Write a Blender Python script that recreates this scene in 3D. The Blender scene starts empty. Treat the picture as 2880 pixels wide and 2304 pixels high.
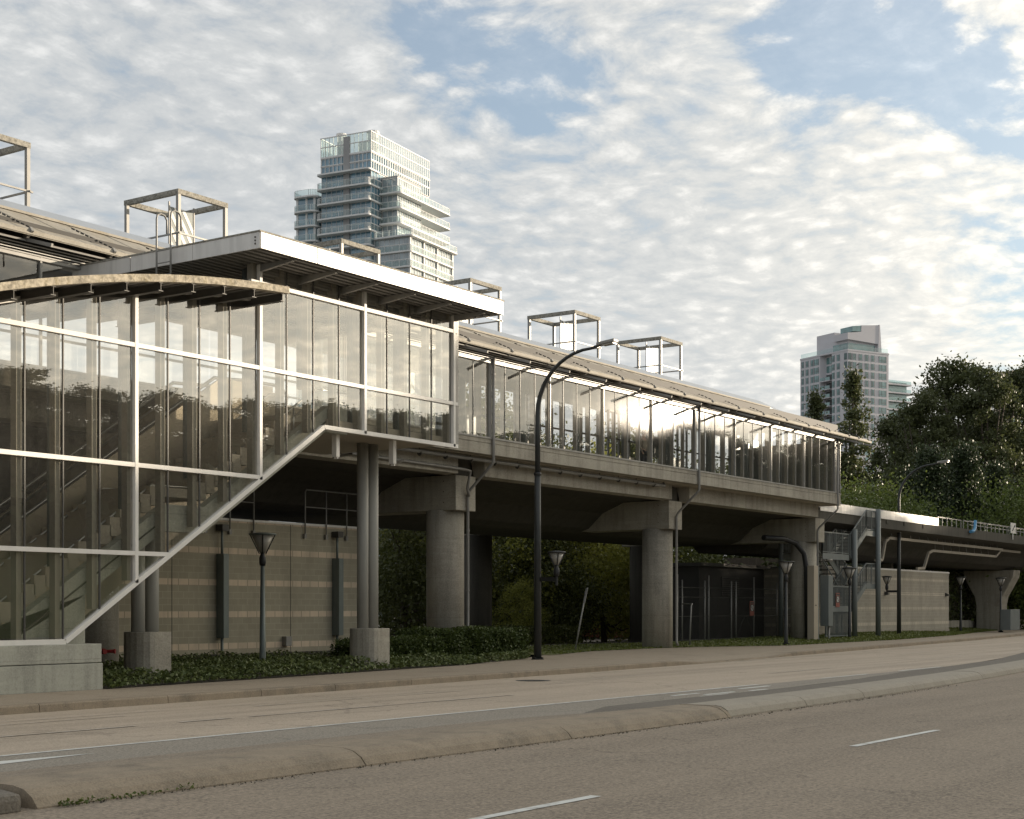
import bpy, bmesh, math, random
import numpy as np
from mathutils import Vector, Matrix

SC = bpy.context.scene
COL = SC.collection
R = math.radians
rnd = random.Random(7)

# ------------------------------------------------------------------ helpers
ORG = {}


def org(p):
    return ORG.get(p.name, Vector((0, 0, 0))) if p else Vector((0, 0, 0))


def tag(o, label=None, cat=None, group=None, kind=None):
    if label:
        o['label'] = label
    if cat:
        o['category'] = cat
    if group:
        o['group'] = group
    if kind:
        o['kind'] = kind
    return o


def thing(name, label, cat, loc=(0, 0, 0), rz=0.0, group=None):
    o = bpy.data.objects.new(name, None)
    COL.objects.link(o)
    o.empty_display_size = .3
    o.location = loc
    o.rotation_euler = (0, 0, rz)
    ORG[o.name] = Vector(loc)
    return tag(o, label, cat, group)


class MB:
    """collects boxes, bars, tubes and polygons; build() links them as one mesh object"""

    def __init__(s):
        s.v, s.f = [], []

    def add(s, vs, fs):
        n = len(s.v)
        s.v += [tuple(q) for q in vs]
        s.f += [tuple(i + n for i in q) for q in fs]
        return s

    def box(s, x0, x1, y0, y1, z0, z1):
        return s.add([(x0, y0, z0), (x1, y0, z0), (x1, y1, z0), (x0, y1, z0), (x0, y0, z1), (x1, y0, z1), (x1, y1, z1), (x0, y1, z1)],
                     [(0, 3, 2, 1), (4, 5, 6, 7), (0, 1, 5, 4), (1, 2, 6, 5), (2, 3, 7, 6), (3, 0, 4, 7)])

    def quad(s, a, b, c, d):
        return s.add([a, b, c, d], [(0, 1, 2, 3)])

    def poly(s, pts):
        return s.add(pts, [tuple(range(len(pts)))])

    def prism(s, pts, d):
        """closed polygon pts (3d) pushed along vector d"""
        n = len(pts)
        q = [tuple(Vector(p) + Vector(d)) for p in pts]
        return s.add(list(pts) + q, [tuple(range(n))[::-1], tuple(range(n, 2 * n))] + [(i, (i + 1) % n, n + (i + 1) % n, n + i) for i in range(n)])

    def bar(s, p, q, w, h, up=(0, 0, 1)):
        p, q = Vector(p), Vector(q)
        d = (q - p).normalized()
        u = Vector(up)
        a = d.cross(u)
        if a.length < 1e-4:
            a = d.cross(Vector((0, 1, 0)))
        a.normalize()
        b = a.cross(d)
        a, b = a * w / 2, b * h / 2
        vs = [p - a - b, p + a - b, p + a + b, p - a + b, q - a - b, q + a - b, q + a + b, q - a + b]
        return s.add(vs, [(0, 1, 2, 3), (7, 6, 5, 4), (0, 4, 5, 1), (1, 5, 6, 2), (2, 6, 7, 3), (3, 7, 4, 0)])

    def tube(s, pts, r, n=8):
        pts = [Vector(p) for p in pts]
        rs = r if isinstance(r, (list, tuple)) else [r] * len(pts)
        vs = []
        prev = None
        for i, p in enumerate(pts):
            d = (pts[min(i + 1, len(pts) - 1)] - pts[max(i - 1, 0)]).normalized()
            if prev is None:
                a = d.cross(Vector((0, 0, 1)))
                if a.length < 1e-3:
                    a = d.cross(Vector((1, 0, 0)))
            else:
                a = prev - d * prev.dot(d)
            a.normalize()
            prev = a
            b = d.cross(a)
            for k in range(n):
                t = 2 * math.pi * k / n
                vs.append(p + (a * math.cos(t) + b * math.sin(t)) * rs[i])
        fs = []
        for i in range(len(pts) - 1):
            for k in range(n):
                fs.append((i * n + k, i * n + (k + 1) % n, (i + 1) * n + (k + 1) % n, (i + 1) * n + k))
        fs.append(tuple(range(n))[::-1])
        fs.append(tuple(range((len(pts) - 1) * n, len(pts) * n)))
        return s.add(vs, fs)

    def lathe(s, c, prof, n=20):
        """prof: list of (r, z)"""
        vs, fs = [], []
        for r, z in prof:
            for k in range(n):
                t = 2 * math.pi * k / n
                vs.append((c[0] + r * math.cos(t), c[1] + r * math.sin(t), c[2] + z))
        for i in range(len(prof) - 1):
            for k in range(n):
                fs.append((i * n + k, i * n + (k + 1) % n, (i + 1) * n + (k + 1) % n, (i + 1) * n + k))
        fs.append(tuple(range(n))[::-1])
        fs.append(tuple(range((len(prof) - 1) * n, len(prof) * n)))
        return s.add(vs, fs)

    def strip(s, a, b):
        """surface between two equal-length polylines"""
        n = len(a)
        return s.add(list(a) + list(b), [(i, i + 1, n + i + 1, n + i) for i in range(n - 1)])

    def build(s, name, m, parent=None, smooth=False, bevel=0, local=False):
        me = bpy.data.meshes.new(name)
        o0 = Vector((0, 0, 0)) if local else org(parent)
        me.from_pydata([(v[0] - o0[0], v[1] - o0[1], v[2] - o0[2]) for v in s.v], [], s.f)
        bm = bmesh.new()
        bm.from_mesh(me)
        bmesh.ops.recalc_face_normals(bm, faces=bm.faces)
        bm.to_mesh(me)
        bm.free()
        me.materials.append(m)
        if smooth:
            for p in me.polygons:
                p.use_smooth = len(p.vertices) == 4
        o = bpy.data.objects.new(name, me)
        COL.objects.link(o)
        if parent:
            o.parent = parent
            ORG[o.name] = o0
        if bevel:
            b = o.modifiers.new('bevel', 'BEVEL')
            b.width = bevel
            b.segments = 2
            b.limit_method = 'ANGLE'
        return o


def copy_tree(o, parent=None):
    c = o.copy()
    COL.objects.link(c)
    if parent:
        c.parent = parent
    for ch in list(o.children):
        copy_tree(ch, c)
    return c


def struct(o):
    o['kind'] = 'structure'
    return o


# ------------------------------------------------------------------ materials
def newmat(name):
    m = bpy.data.materials.new(name)
    m.use_nodes = True
    nt = m.node_tree
    for n in list(nt.nodes):
        nt.nodes.remove(n)
    out = nt.nodes.new('ShaderNodeOutputMaterial')
    return m, nt, out


class NT:
    def __init__(s, nt):
        s.nt = nt

    def n(s, t, **kw):
        x = s.nt.nodes.new('ShaderNode' + t)
        for k, v in kw.items():
            setattr(x, k, v)
        return x

    def l(s, a, b):
        s.nt.links.new(a, b)

    def math(s, op, a, b=None, c=None, clamp=False):
        x = s.n('Math', operation=op, use_clamp=clamp)
        for i, v in enumerate((a, b, c)):
            if v is None:
                continue
            if isinstance(v, (int, float)):
                x.inputs[i].default_value = v
            else:
                s.l(v, x.inputs[i])
        return x.outputs[0]

    def noise(s, vec, scale, detail=4, rough=.55, dist=0.0):
        x = s.n('TexNoise')
        x.inputs['Scale'].default_value = scale
        x.inputs['Detail'].default_value = detail
        x.inputs['Roughness'].default_value = rough
        x.inputs['Distortion'].default_value = dist
        s.l(vec, x.inputs['Vector'])
        return x.outputs['Fac']

    def ramp(s, f, stops):
        x = s.n('ValToRGB')
        e = x.color_ramp.elements
        while len(e) < len(stops):
            e.new(.5)
        for i, (p, c) in enumerate(stops):
            e[i].position = p
            e[i].color = (c, c, c, 1) if isinstance(c, (int, float)) else (*c, 1)
        s.l(f, x.inputs[0])
        return x.outputs[0]

    def mix(s, f, a, b, mode='MIX'):
        x = s.n('Mix', data_type='RGBA', blend_type=mode)
        for i, v in ((0, f), (6, a), (7, b)):
            if isinstance(v, (int, float)):
                x.inputs[i].default_value = v
            elif isinstance(v, tuple):
                x.inputs[i].default_value = (*v, 1)
            else:
                s.l(v, x.inputs[i])
        return x.outputs[2]

    def pos(s, sc=None):
        g = s.n('NewGeometry').outputs['Position']
        if sc:
            m = s.n('VectorMath', operation='MULTIPLY')
            s.l(g, m.inputs[0])
            m.inputs[1].default_value = sc
            g = m.outputs[0]
        return g


MATS = {}


def mat(name, col, rough=.7, metal=0.0, var=.18, vs=2.0, streak=0.0, speck=0.0, ss=60, bump=0.0, bs=50, track=0.0, lift=0.0, col2=None, c2s=.6, c2lo=.5, c2hi=.65, spec=.4):
    m, nt, out = newmat(name)
    N = NT(nt)
    b = N.n('BsdfPrincipled')
    p = N.pos()
    f = N.noise(p, vs, 6)
    c = N.mix(f, tuple(x * (1 - var) for x in col), tuple(min(1, x * (1 + var)) for x in col))
    if col2:
        c = N.mix(N.ramp(N.noise(p, c2s, 8, .65), [(c2lo, 0.0), (c2hi, 1.0)]), c, col2)
    if lift:
        zs = N.n('SeparateXYZ')
        N.l(p, zs.inputs[0])
        fl = N.math('LESS_THAN', N.math('FRACT', N.math('DIVIDE', zs.outputs[2], lift)), .014 / lift)
        c = N.mix(N.math('MULTIPLY', fl, N.math('MULTIPLY', N.noise(p, 2.5, 3), .9)), c, tuple(x * .4 for x in col))
        hz = N.noise(N.pos((.8, .8, 5)), 1.4, 5, .6)
        c = N.mix(N.math('MULTIPLY', N.ramp(hz, [(.5, 0.0), (.7, 1.0)]), .35), c, tuple(min(1, x * 1.35) for x in col))
    if track:
        ft = N.noise(N.pos((.045, 1.15, 1)), 1.0, 4, .6)
        c = N.mix(N.math('MULTIPLY', N.ramp(ft, [(.44, 0.0), (.66, 1.0)]), track), c, tuple(x * .62 for x in col))
        vv = N.n('TexVoronoi', feature='DISTANCE_TO_EDGE')
        vv.inputs['Scale'].default_value = .16
        dn = N.n('TexNoise')
        dn.inputs['Scale'].default_value = 1.3
        dn.inputs['Detail'].default_value = 5
        N.l(p, dn.inputs['Vector'])
        ma = N.n('VectorMath', operation='MULTIPLY_ADD')
        N.l(dn.outputs['Color'], ma.inputs[0])
        ma.inputs[1].default_value = (1.6, 1.6, 0)
        N.l(p, ma.inputs[2])
        N.l(ma.outputs[0], vv.inputs['Vector'])
        c = N.mix(N.math('MULTIPLY', N.math('LESS_THAN', vv.outputs['Distance'], .0045), .6), c, tuple(x * .45 for x in col))
    if streak:
        f2 = N.noise(N.pos((2.2, 2.2, .22)), 1.6, 6, .6)
        c = N.mix(N.math('MULTIPLY', N.ramp(f2, [(.45, 0.0), (.72, 1.0)]), streak), c, tuple(x * .35 for x in col))
    if speck:
        f3 = N.noise(p, ss, 2, .7)
        c = N.mix(N.math('MULTIPLY', N.ramp(f3, [(.4, 0.0), (.66, 1.0)]), speck), c, tuple(min(1, x * 1.7) for x in col))
        f4 = N.noise(p, ss * .63, 2, .7)
        c = N.mix(N.math('MULTIPLY', N.ramp(f4, [(.5, 0.0), (.72, 1.0)]), speck), c, tuple(x * .35 for x in col))
    N.l(c, b.inputs['Base Color'])
    b.inputs['Roughness'].default_value = rough
    b.inputs['Metallic'].default_value = metal
    b.inputs['Specular IOR Level'].default_value = spec
    if bump:
        bp = N.n('Bump')
        bp.inputs['Strength'].default_value = bump
        bp.inputs['Distance'].default_value = .02
        N.l(N.noise(p, bs, 4), bp.inputs['Height'])
        N.l(bp.outputs[0], b.inputs['Normal'])
    N.l(b.outputs[0], out.inputs[0])
    MATS[name] = m
    return m


def glass(name, dirt=.10, tint=(.80, .84, .82), gain=2.0, wob=.02):
    m, nt, out = newmat(name)
    N = NT(nt)
    p = N.pos()
    bp = N.n('Bump')
    bp.inputs['Strength'].default_value = wob
    bp.inputs['Distance'].default_value = .3
    N.l(N.noise(N.pos((1, 1, .6)), .9, 1), bp.inputs['Height'])
    fr = N.n('LayerWeight')
    fr.inputs['Blend'].default_value = .5
    F = N.math('MULTIPLY', N.math('ADD', N.math('MULTIPLY', N.math('POWER', fr.outputs['Facing'], 5.0), .96), .04), gain, clamp=True)
    t = N.n('BsdfTransparent')
    t.inputs[0].default_value = (*tint, 1)
    g = N.n('BsdfGlossy')
    g.inputs['Roughness'].default_value = 0.0
    g.inputs['Color'].default_value = (.95, .95, .94, 1)
    N.l(bp.outputs[0], g.inputs['Normal'])
    g2 = N.n('BsdfGlossy')
    g2.inputs['Roughness'].default_value = .10
    N.l(bp.outputs[0], g2.inputs['Normal'])
    d = N.n('BsdfDiffuse')
    d.inputs['Color'].default_value = (.62, .60, .56, 1)
    a = N.n('MixShader')
    N.l(F, a.inputs[0])
    N.l(t.outputs[0], a.inputs[1])
    N.l(g.outputs[0], a.inputs[2])
    b = N.n('MixShader')
    dm = N.math('MULTIPLY', N.math('ADD', N.noise(N.pos((3, 3, .5)), 1.2, 6), N.noise(p, 7, 4)), dirt)
    N.l(dm, b.inputs[0])
    N.l(a.outputs[0], b.inputs[1])
    N.l(d.outputs[0], b.inputs[2])
    e = N.n('MixShader')
    N.l(N.math('MULTIPLY', F, .014), e.inputs[0])
    N.l(b.outputs[0], e.inputs[1])
    N.l(g2.outputs[0], e.inputs[2])
    N.l(e.outputs[0], out.inputs[0])
    MATS[name] = m
    return m


def leafmat(name, col, var=.45, tr=.35):
    m, nt, out = newmat(name)
    N = NT(nt)
    f = N.noise(N.pos(), .8, 5, .7)
    f2 = N.noise(N.pos(), 9, 2, .6)
    c = N.mix(f, tuple(x * (1 - var) for x in col), tuple(x * (1 + var) for x in col))
    c = N.mix(N.ramp(f2, [(.45, 0.0), (.75, 1.0)]), c, (col[0] * 1.5, col[1] * 1.35, col[2] * .9))
    b = N.n('BsdfPrincipled')
    b.inputs['Roughness'].default_value = .5
    b.inputs['Specular IOR Level'].default_value = .35
    N.l(c, b.inputs['Base Color'])
    t = N.n('BsdfTranslucent')
    N.l(c, t.inputs[0])
    x = N.n('MixShader')
    x.inputs[0].default_value = tr
    N.l(b.outputs[0], x.inputs[1])
    N.l(t.outputs[0], x.inputs[2])
    N.l(x.outputs[0], out.inputs[0])
    MATS[name] = m
    return m


def blockmat(name, grey, band, first, step=.95):
    """running-bond block wall seen on an XZ face with pale single-course bands"""
    m, nt, out = newmat(name)
    N = NT(nt)
    p = N.pos()
    sp = N.n('SeparateXYZ')
    N.l(p, sp.inputs[0])
    cb = N.n('CombineXYZ')
    N.l(N.math('ADD', sp.outputs[0], sp.outputs[1]), cb.inputs[0])
    N.l(N.math('SUBTRACT', sp.outputs[2], first), cb.inputs[1])

    def brick(off, c1, c2, mort, ms, w, h):
        b = N.n('TexBrick')
        b.offset = off
        b.inputs['Color1'].default_value = (*c1, 1)
        b.inputs['Color2'].default_value = (*c2, 1)
        b.inputs['Mortar'].default_value = (*mort, 1)
        b.inputs['Scale'].default_value = 1
        b.inputs['Mortar Size'].default_value = ms * 1.6
        b.inputs['Mortar Smooth'].default_value = .3
        b.inputs['Brick Width'].default_value = w
        b.inputs['Row Height'].default_value = h
        N.l(cb.outputs[0], b.inputs['Vector'])
        return b.outputs['Color']

    g = brick(.5, grey, tuple(x * .88 for x in grey), tuple(x * 1.22 for x in grey), .006, .4, .19)
    k = brick(0, band, tuple(x * .9 for x in band), tuple(x * .35 for x in band), .008, .4, .95)
    fr = N.math('FRACT', N.math('DIVIDE', N.math('SUBTRACT', sp.outputs[2], first), step))
    msk = N.math('LESS_THAN', fr, .2)
    c = N.mix(msk, g, k)
    c = N.mix(N.math('MULTIPLY', N.ramp(N.noise(N.pos((1, 1, .35)), 1.1, 7, .65), [(.42, 0.0), (.75, 1.0)]), .55), c, tuple(x * .5 for x in grey))
    c = N.mix(N.math('MULTIPLY', N.noise(p, 18, 4), .25), c, tuple(x * 1.35 for x in grey))
    b = N.n('BsdfPrincipled')
    b.inputs['Roughness'].default_value = .9
    N.l(c, b.inputs['Base Color'])
    bp = N.n('Bump')
    bp.inputs['Strength'].default_value = .25
    bp.inputs['Distance'].default_value = .01
    N.l(N.noise(p, 60, 3), bp.inputs['Height'])
    N.l(bp.outputs[0], b.inputs['Normal'])
    N.l(b.outputs[0], out.inputs[0])
    return m


ASPH_FAR = mat('asphalt_worn', (.43, .355, .275), .85, var=.09, vs=.5, speck=.4, ss=38, track=.7, bump=.3, bs=80, col2=(.37, .31, .24), c2s=.25)
ASPH_TURN = mat('asphalt_grey', (.25, .222, .182), .85, var=.12, vs=.7, speck=.75, ss=34, track=.35, bump=.35, bs=80)
ASPH_NEAR = mat('asphalt_near', (.245, .20, .15), .85, var=.10, vs=.45, speck=.7, ss=30, track=.65, bump=.4, bs=70, col2=(.205, .17, .13), c2s=.3)
ASPH_DARK = mat('asphalt_dark', (.15, .132, .108), .9, var=.2, vs=1.5, speck=.6, ss=40, bump=.4)
PAINT = mat('road_paint', (.62, .62, .58), .7, var=.1, col2=(.30, .28, .25), c2s=3.5, c2lo=.5, c2hi=.72)
PAINT_OLD = mat('road_paint_worn', (.55, .50, .43), .8, var=.1, col2=(.43, .36, .28), c2s=5, c2lo=.42, c2hi=.6)
KERB = mat('kerb_concrete', (.27, .22, .16), .9, var=.18, vs=1.3, speck=.3, ss=50, streak=.35, bump=.3, col2=(.13, .112, .088), c2s=1.4, c2lo=.5, c2hi=.75)
KERBI = mat('median_asphalt_worn', (.235, .195, .148), .95, var=.2, vs=2.5, speck=.8, ss=34, bump=.6, col2=(.16, .13, .10), c2s=.9, c2lo=.48, c2hi=.7)
KERB2 = mat('kerb_pale', (.32, .285, .23), .9, var=.12, vs=1.5, speck=.25, ss=50, streak=.25, bump=.3)
PAVE = mat('sidewalk_concrete', (.32, .265, .20), .9, var=.15, vs=.7, speck=.4, ss=30, bump=.3, col2=(.25, .205, .155), c2s=.7)
DIRT = mat('bare_ground', (.075, .066, .05), .95, var=.3, vs=.8, speck=.5, ss=14, bump=.5, bs=20)
LAWN = mat('lawn_soil', (.11, .125, .04), .95, var=.35, vs=1.1, speck=.6, ss=24, bump=.6, bs=30, col2=(.16, .135, .06), c2s=.35)
CONC = mat('concrete', (.35, .322, .265), .85, lift=1.32, var=.16, vs=.9, streak=.62, speck=.25, ss=26, bump=.3, bs=30, col2=(.245, .22, .18), c2s=.45, c2lo=.48, c2hi=.66)
COLM = mat('painted_column', (.33, .325, .295), .6, var=.08, vs=1.2, streak=.35, speck=.08)
CONC_SHADE = mat('concrete_shaded', (.065, .060, .048), .88, var=.2, vs=1.0, streak=.55, speck=.25, ss=26, bump=.25, bs=30)  # concrete copy with the shade under the deck darkened into its colour
CONC_G = mat('concrete_green_grey', (.37, .365, .31), .88, lift=.61, var=.18, vs=1.6, streak=.5, speck=.2, ss=30, bump=.2)
WHITE = mat('white_frame', (.74, .71, .66), .45, var=.06, vs=3, streak=.12)
GREYFR = mat('grey_frame', (.27, .26, .235), .5, var=.1, vs=3)
FIN = mat('mullion_fin', (.30, .27, .22), .55, var=.1, vs=2)
FASCIA = mat('fascia_metal', (.68, .66, .63), .42, metal=.25, var=.12, vs=1.6, streak=.32)
GALV = mat('galvanised_steel', (.27, .262, .245), .5, metal=.35, var=.15, vs=4, streak=.25)
LICHEN = mat('lichen_steel', (.25, .235, .20), .85, metal=0, var=.3, vs=6, speck=.7, ss=16, col2=(.15, .135, .10), c2s=5)
STEEL_B = mat('blue_grey_steel', (.165, .182, .178), .45, metal=.15, var=.12, vs=2, streak=.2)
DARKST = mat('dark_steel', (.075, .072, .065), .5, metal=.2, var=.2, vs=3)
BLACK = mat('black_paint', (.022, .022, .022), .45, var=.3, vs=5)
POLE = mat('street_pole_paint', (.045, .048, .047), .45, metal=.2, var=.25, vs=6, streak=.4)
LAMPPOLE = mat('green_grey_pole', (.17, .195, .185), .45, metal=.2, var=.15, vs=4, streak=.3)
ROOFT = mat('tan_metal_roof', (.30, .275, .23), .75, var=.18, vs=1.6, streak=.3, speck=.25, ss=24, col2=(.26, .225, .165), c2s=1.2)
ROOFB = mat('blue_grey_roof', (.30, .33, .37), .5, metal=.2, var=.1, vs=2)
SOFFIT = mat('soffit_metal', (.20, .19, .175), .6, var=.15, vs=2)
ARCHRIM = mat('mossy_rim', (.30, .265, .205), .9, var=.2, vs=5, speck=.8, ss=12, streak=.4, col2=(.24, .20, .12), c2s=4)
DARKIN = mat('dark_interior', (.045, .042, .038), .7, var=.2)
FLOOR = mat('interior_floor', (.40, .35, .28), .5, var=.1)
STAINL = mat('stainless', (.55, .53, .5), .28, metal=.9, var=.06, vs=5)
ESCAL = mat('escalator_panel', (.36, .31, .24), .35, metal=.5, var=.1)
RED = mat('red_paint', (.30, .025, .02), .4, var=.15, vs=8)
TANBOX = mat('tan_cabinet', (.36, .31, .24), .6, var=.08)
SIGNW = mat('sign_white', (.62, .6, .56), .6, var=.12, vs=9)
SIGNR = mat('sign_red', (.24, .075, .055), .6, var=.1)
SIGNK = mat('sign_black', (.03, .03, .03), .6, var=.1)
BLUEP = mat('blue_pipe', (.08, .25, .42), .4, var=.1)
SLABW = mat('tower_slab', (.74, .735, .72), .75, var=.06, vs=.3)
TGREY = mat('tower_grey', (.34, .335, .33), .7, var=.08, vs=.3)
TLAV = mat('tower_lavender_wall', (.56, .55, .575), .85, var=.05, vs=.2)
TFRAME = mat('tower_mullion', (.72, .71, .69), .5, var=.05)
TDARK = mat('window_frame_dark', (.08, .085, .085), .5, var=.1)
BRICKR = mat('red_brick', (.26, .10, .06), .9, var=.25, vs=3)
BARK = mat('bark', (.075, .06, .045), .95, var=.35, vs=6, bump=.6, bs=20)
CARW = mat('car_paint_white', (.66, .67, .68), .25, var=.03)
RUBBER = mat('rubber', (.02, .02, .02), .8)
CHAIN = mat('chainlink_dark', (.05, .05, .045), .6, metal=.3)
SKIN = mat('skin', (.42, .27, .2), .6, var=.08)
SHIRT = mat('shirt_tan', (.30, .26, .20), .9, var=.15)
TROUS = mat('trousers_dark', (.04, .04, .045), .9)
HAIR = mat('hair_dark', (.03, .022, .016), .7)
GLASS = glass('station_glass', .030, gain=4.8, tint=(.92, .92, .88), wob=.008)
GLASSP = glass('platform_glass', .02, gain=2.1, wob=.012, tint=(.92, .92, .90))
GLASSB = glass('back_glass', .02, gain=1.2, tint=(.92, .92, .9))
GLASSR = glass('railing_glass', .12, tint=(.72, .84, .84), gain=1.8, wob=.01)
LAMPG = mat('lamp_glass', (.36, .34, .30), .25, var=.1)
LEAF_DARK = leafmat('leaf_dark', (.074, .088, .036), tr=.3)
LEAF_MID = leafmat('leaf_mid', (.07, .082, .024))
LEAF_LIGHT = leafmat('leaf_light', (.092, .125, .030), tr=.3)
LEAF_SUNLIT = leafmat('leaf_sunlit_yellow', (.24, .25, .06), tr=.45)  # sunlit look of the leaves painted in as a brighter, yellower colour
LEAF_HEDGE = leafmat('leaf_hedge', (.060, .085, .022), tr=.2)
LEAF_IVY = leafmat('leaf_ivy', (.092, .118, .040), tr=.12)
LEAF_CONIF = leafmat('leaf_conifer', (.035, .052, .022), tr=.15)
GRASSB = leafmat('grass_blade', (.115, .14, .038), tr=.3)
BLOCK = blockmat('banded_block', (.36, .325, .24), (.72, .58, .43), .40)


def tglass(name, col, rough=.06):
    m, nt, out = newmat(name)
    N = NT(nt)
    b = N.n('BsdfPrincipled')
    v = N.n('TexVoronoi')
    v.inputs['Scale'].default_value = .45
    N.l(N.n('NewGeometry').outputs['Position'], v.inputs['Vector'])
    c = N.mix(v.outputs['Distance'], tuple(x * .6 for x in col), tuple(x * 1.5 for x in col))
    N.l(c, b.inputs['Base Color'])
    b.inputs['Roughness'].default_value = rough
    b.inputs['Specular IOR Level'].default_value = 1.0
    b.inputs['Coat Weight'].default_value = .6
    b.inputs['Coat Roughness'].default_value = .03
    N.l(b.outputs[0], out.inputs[0])
    return m


TG1 = tglass('tower_glass_blue', (.12, .23, .30))
TG2 = tglass('tower_glass_warm', (.26, .31, .33))
TG3 = tglass('tower_glass_teal', (.10, .21, .21))


# ------------------------------------------------------------------ foliage
def leaf_object(name, pts, size, m, parent=None, seed=0, up=.0, keep=None):
    """one mesh of small pointed leaf faces at the points"""
    g = np.random.default_rng(seed)
    o0 = np.array(org(parent))
    P = np.asarray(pts, dtype=np.float64) - o0
    n = len(P)
    a = g.normal(size=(n, 3))
    a[:, 2] = a[:, 2] * (1 - up * .6)
    a /= np.linalg.norm(a, axis=1)[:, None]
    b = g.normal(size=(n, 3))
    b[:, 2] *= (1 - up * .5)
    b -= a * (a * b).sum(1)[:, None]
    b /= np.linalg.norm(b, axis=1)[:, None]
    s = size * g.uniform(.6, 1.35, size=(n, 1))
    w = s * g.uniform(.45, .8, size=(n, 1))
    V = np.empty((n, 4, 3))
    V[:, 0] = P - a * s
    V[:, 1] = P + b * w - a * s * .15
    V[:, 2] = P + a * s
    V[:, 3] = P - b * w - a * s * .15
    me = bpy.data.meshes.new(name)
    me.vertices.add(4 * n)
    me.vertices.foreach_set('co', V.reshape(-1))
    me.loops.add(4 * n)
    me.loops.foreach_set('vertex_index', np.arange(4 * n, dtype=np.int32))
    me.polygons.add(n)
    me.polygons.foreach_set('loop_start', np.arange(0, 4 * n, 4, dtype=np.int32))
    me.polygons.foreach_set('loop_total', np.full(n, 4, dtype=np.int32))
    me.update(calc_edges=True)
    me.materials.append(m)
    o = bpy.data.objects.new(name, me)
    COL.objects.link(o)
    if parent:
        o.parent = parent
    return o


def crown_points(h, r, n, seed, low=.25, shape='round', clumps=110, cs=.16):
    g = np.random.default_rng(seed)
    out = []
    C = []
    while len(C) < clumps:
        t = g.uniform(0, 1)
        z = low + (1 - low) * t
        if shape == 'round':
            pr = math.sqrt(max(0.0, 1 - (2 * (t - .42) / 1.17) ** 2))
        elif shape == 'column':
            pr = min(1, 2.4 * t + .35) * (1 - t ** 3)
        else:
            pr = (1 - t) ** .85
        a = g.uniform(0, 2 * math.pi)
        rr = r * pr * math.sqrt(g.uniform(.02, 1)) * g.uniform(.75, 1.18)
        C.append((rr * math.cos(a), rr * math.sin(a), z * h + g.normal() * .02 * h))
    C = np.array(C)
    per = n // clumps
    for c in C:
        k = int(per * g.uniform(.5, 1.5))
        sg = r * cs * g.uniform(.7, 1.4)
        out.append(c + g.normal(size=(k, 3)) * np.array([sg, sg, sg * .75]))
    return np.concatenate(out), C


def make_tree(name, label, h, r, n, leaf, m, seed, low=.25, shape='round', clumps=110, cs=.16, cat='tree', group=None, loc=(0, 0, 0), limbs=16):
    root = thing(name, label, cat, loc, 0, group)
    root.location = (0, 0, 0)
    ORG[root.name] = Vector((0, 0, 0))
    pts, C = crown_points(h, r, n, seed, low, shape, clumps, cs)
    leaf_object('crown', pts, leaf, m, root, seed)
    g = random.Random(seed)
    t = MB()
    th = h * (.8 if shape != 'round' else .62)
    spine = [(0, 0, -.3), (g.uniform(-.1, .1), g.uniform(-.1, .1), th * .35), (g.uniform(-.3, .3), g.uniform(-.3, .3), th * .7), (g.uniform(-.4, .4), g.uniform(-.4, .4), th)]
    r0 = h * .018
    t.tube(spine, [r0, r0 * .8, r0 * .5, r0 * .15], 8)
    idx = list(range(len(C)))
    g.shuffle(idx)
    for i in idx[:limbs]:
        c = C[i]
        z0 = max(th * .2, min(th * .9, c[2] * .62))
        k = z0 / th
        b = Vector((spine[2][0] * k, spine[2][1] * k, z0))
        mid = (b + Vector(c)) / 2 + Vector((0, 0, -.04 * h))
        t.tube([b, mid, Vector(c)], [r0 * .45, r0 * .28, r0 * .08], 5)
    t.build('trunk', BARK, root, smooth=True)
    root.location = loc
    return root


def place(tree, loc, s=1.0, sz=None, rz=0.0, label=None, first=False, group=None):
    o = tree if first else copy_tree(tree)
    o.location = loc
    o.scale = (s, s, sz or s)
    o.rotation_euler = (0, 0, rz)
    if label:
        o['label'] = label
    if group:
        o['group'] = group
    return o


# ------------------------------------------------------------------ camera, sun, sky
TH = R(34.78)
cam = bpy.data.cameras.new('camera')
cam.sensor_width = 36
cam.lens = 36 * 3200 / 2156
cam.shift_y = (1281 - 862.5) / 2156
cam.clip_end = 4000
cam.clip_start = .1
co = bpy.data.objects.new('camera', cam)
COL.objects.link(co)
co.location = (0, 0, 1.63)
co.rotation_euler = (R(90), 0, TH - R(90))
SC.camera = co

S = Vector((.880, -.486, .1235)).normalized()
sd = bpy.data.lights.new('sun', 'SUN')
sd.energy = 5.0
sd.angle = R(.5)
sd.color = (1.0, .85, .66)
so = bpy.data.objects.new('sun', sd)
COL.objects.link(so)
so.rotation_euler = S.to_track_quat('Z', 'Y').to_euler()
so.location = (60, -60, 40)

W = bpy.data.worlds.new('World')
SC.world = W
W.use_nodes = True
nt = W.node_tree
for n in list(nt.nodes):
    nt.nodes.remove(n)
N = NT(nt)
wo = N.n('OutputWorld')
sky = N.n('TexSky', sky_type='NISHITA')
sky.sun_disc = False
sky.sun_elevation = math.asin(S.z)
sky.sun_rotation = math.atan2(S.x, S.y)
sky.air_density = 1.0
sky.dust_density = .6
sky.ozone_density = 2.5
b1 = N.n('Background')
b1.inputs['Strength'].default_value = .15
N.l(sky.outputs[0], b1.inputs['Color'])
tc = N.n('TexCoord').outputs['Generated']
sp = N.n('SeparateXYZ')
N.l(tc, sp.inputs[0])
zz = N.math('ADD', N.math('MAXIMUM', sp.outputs[2], 0.0), .17)
cb = N.n('CombineXYZ')
N.l(N.math('DIVIDE', sp.outputs[0], zz), cb.inputs[0])
N.l(N.math('DIVIDE', sp.outputs[1], zz), cb.inputs[1])
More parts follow.
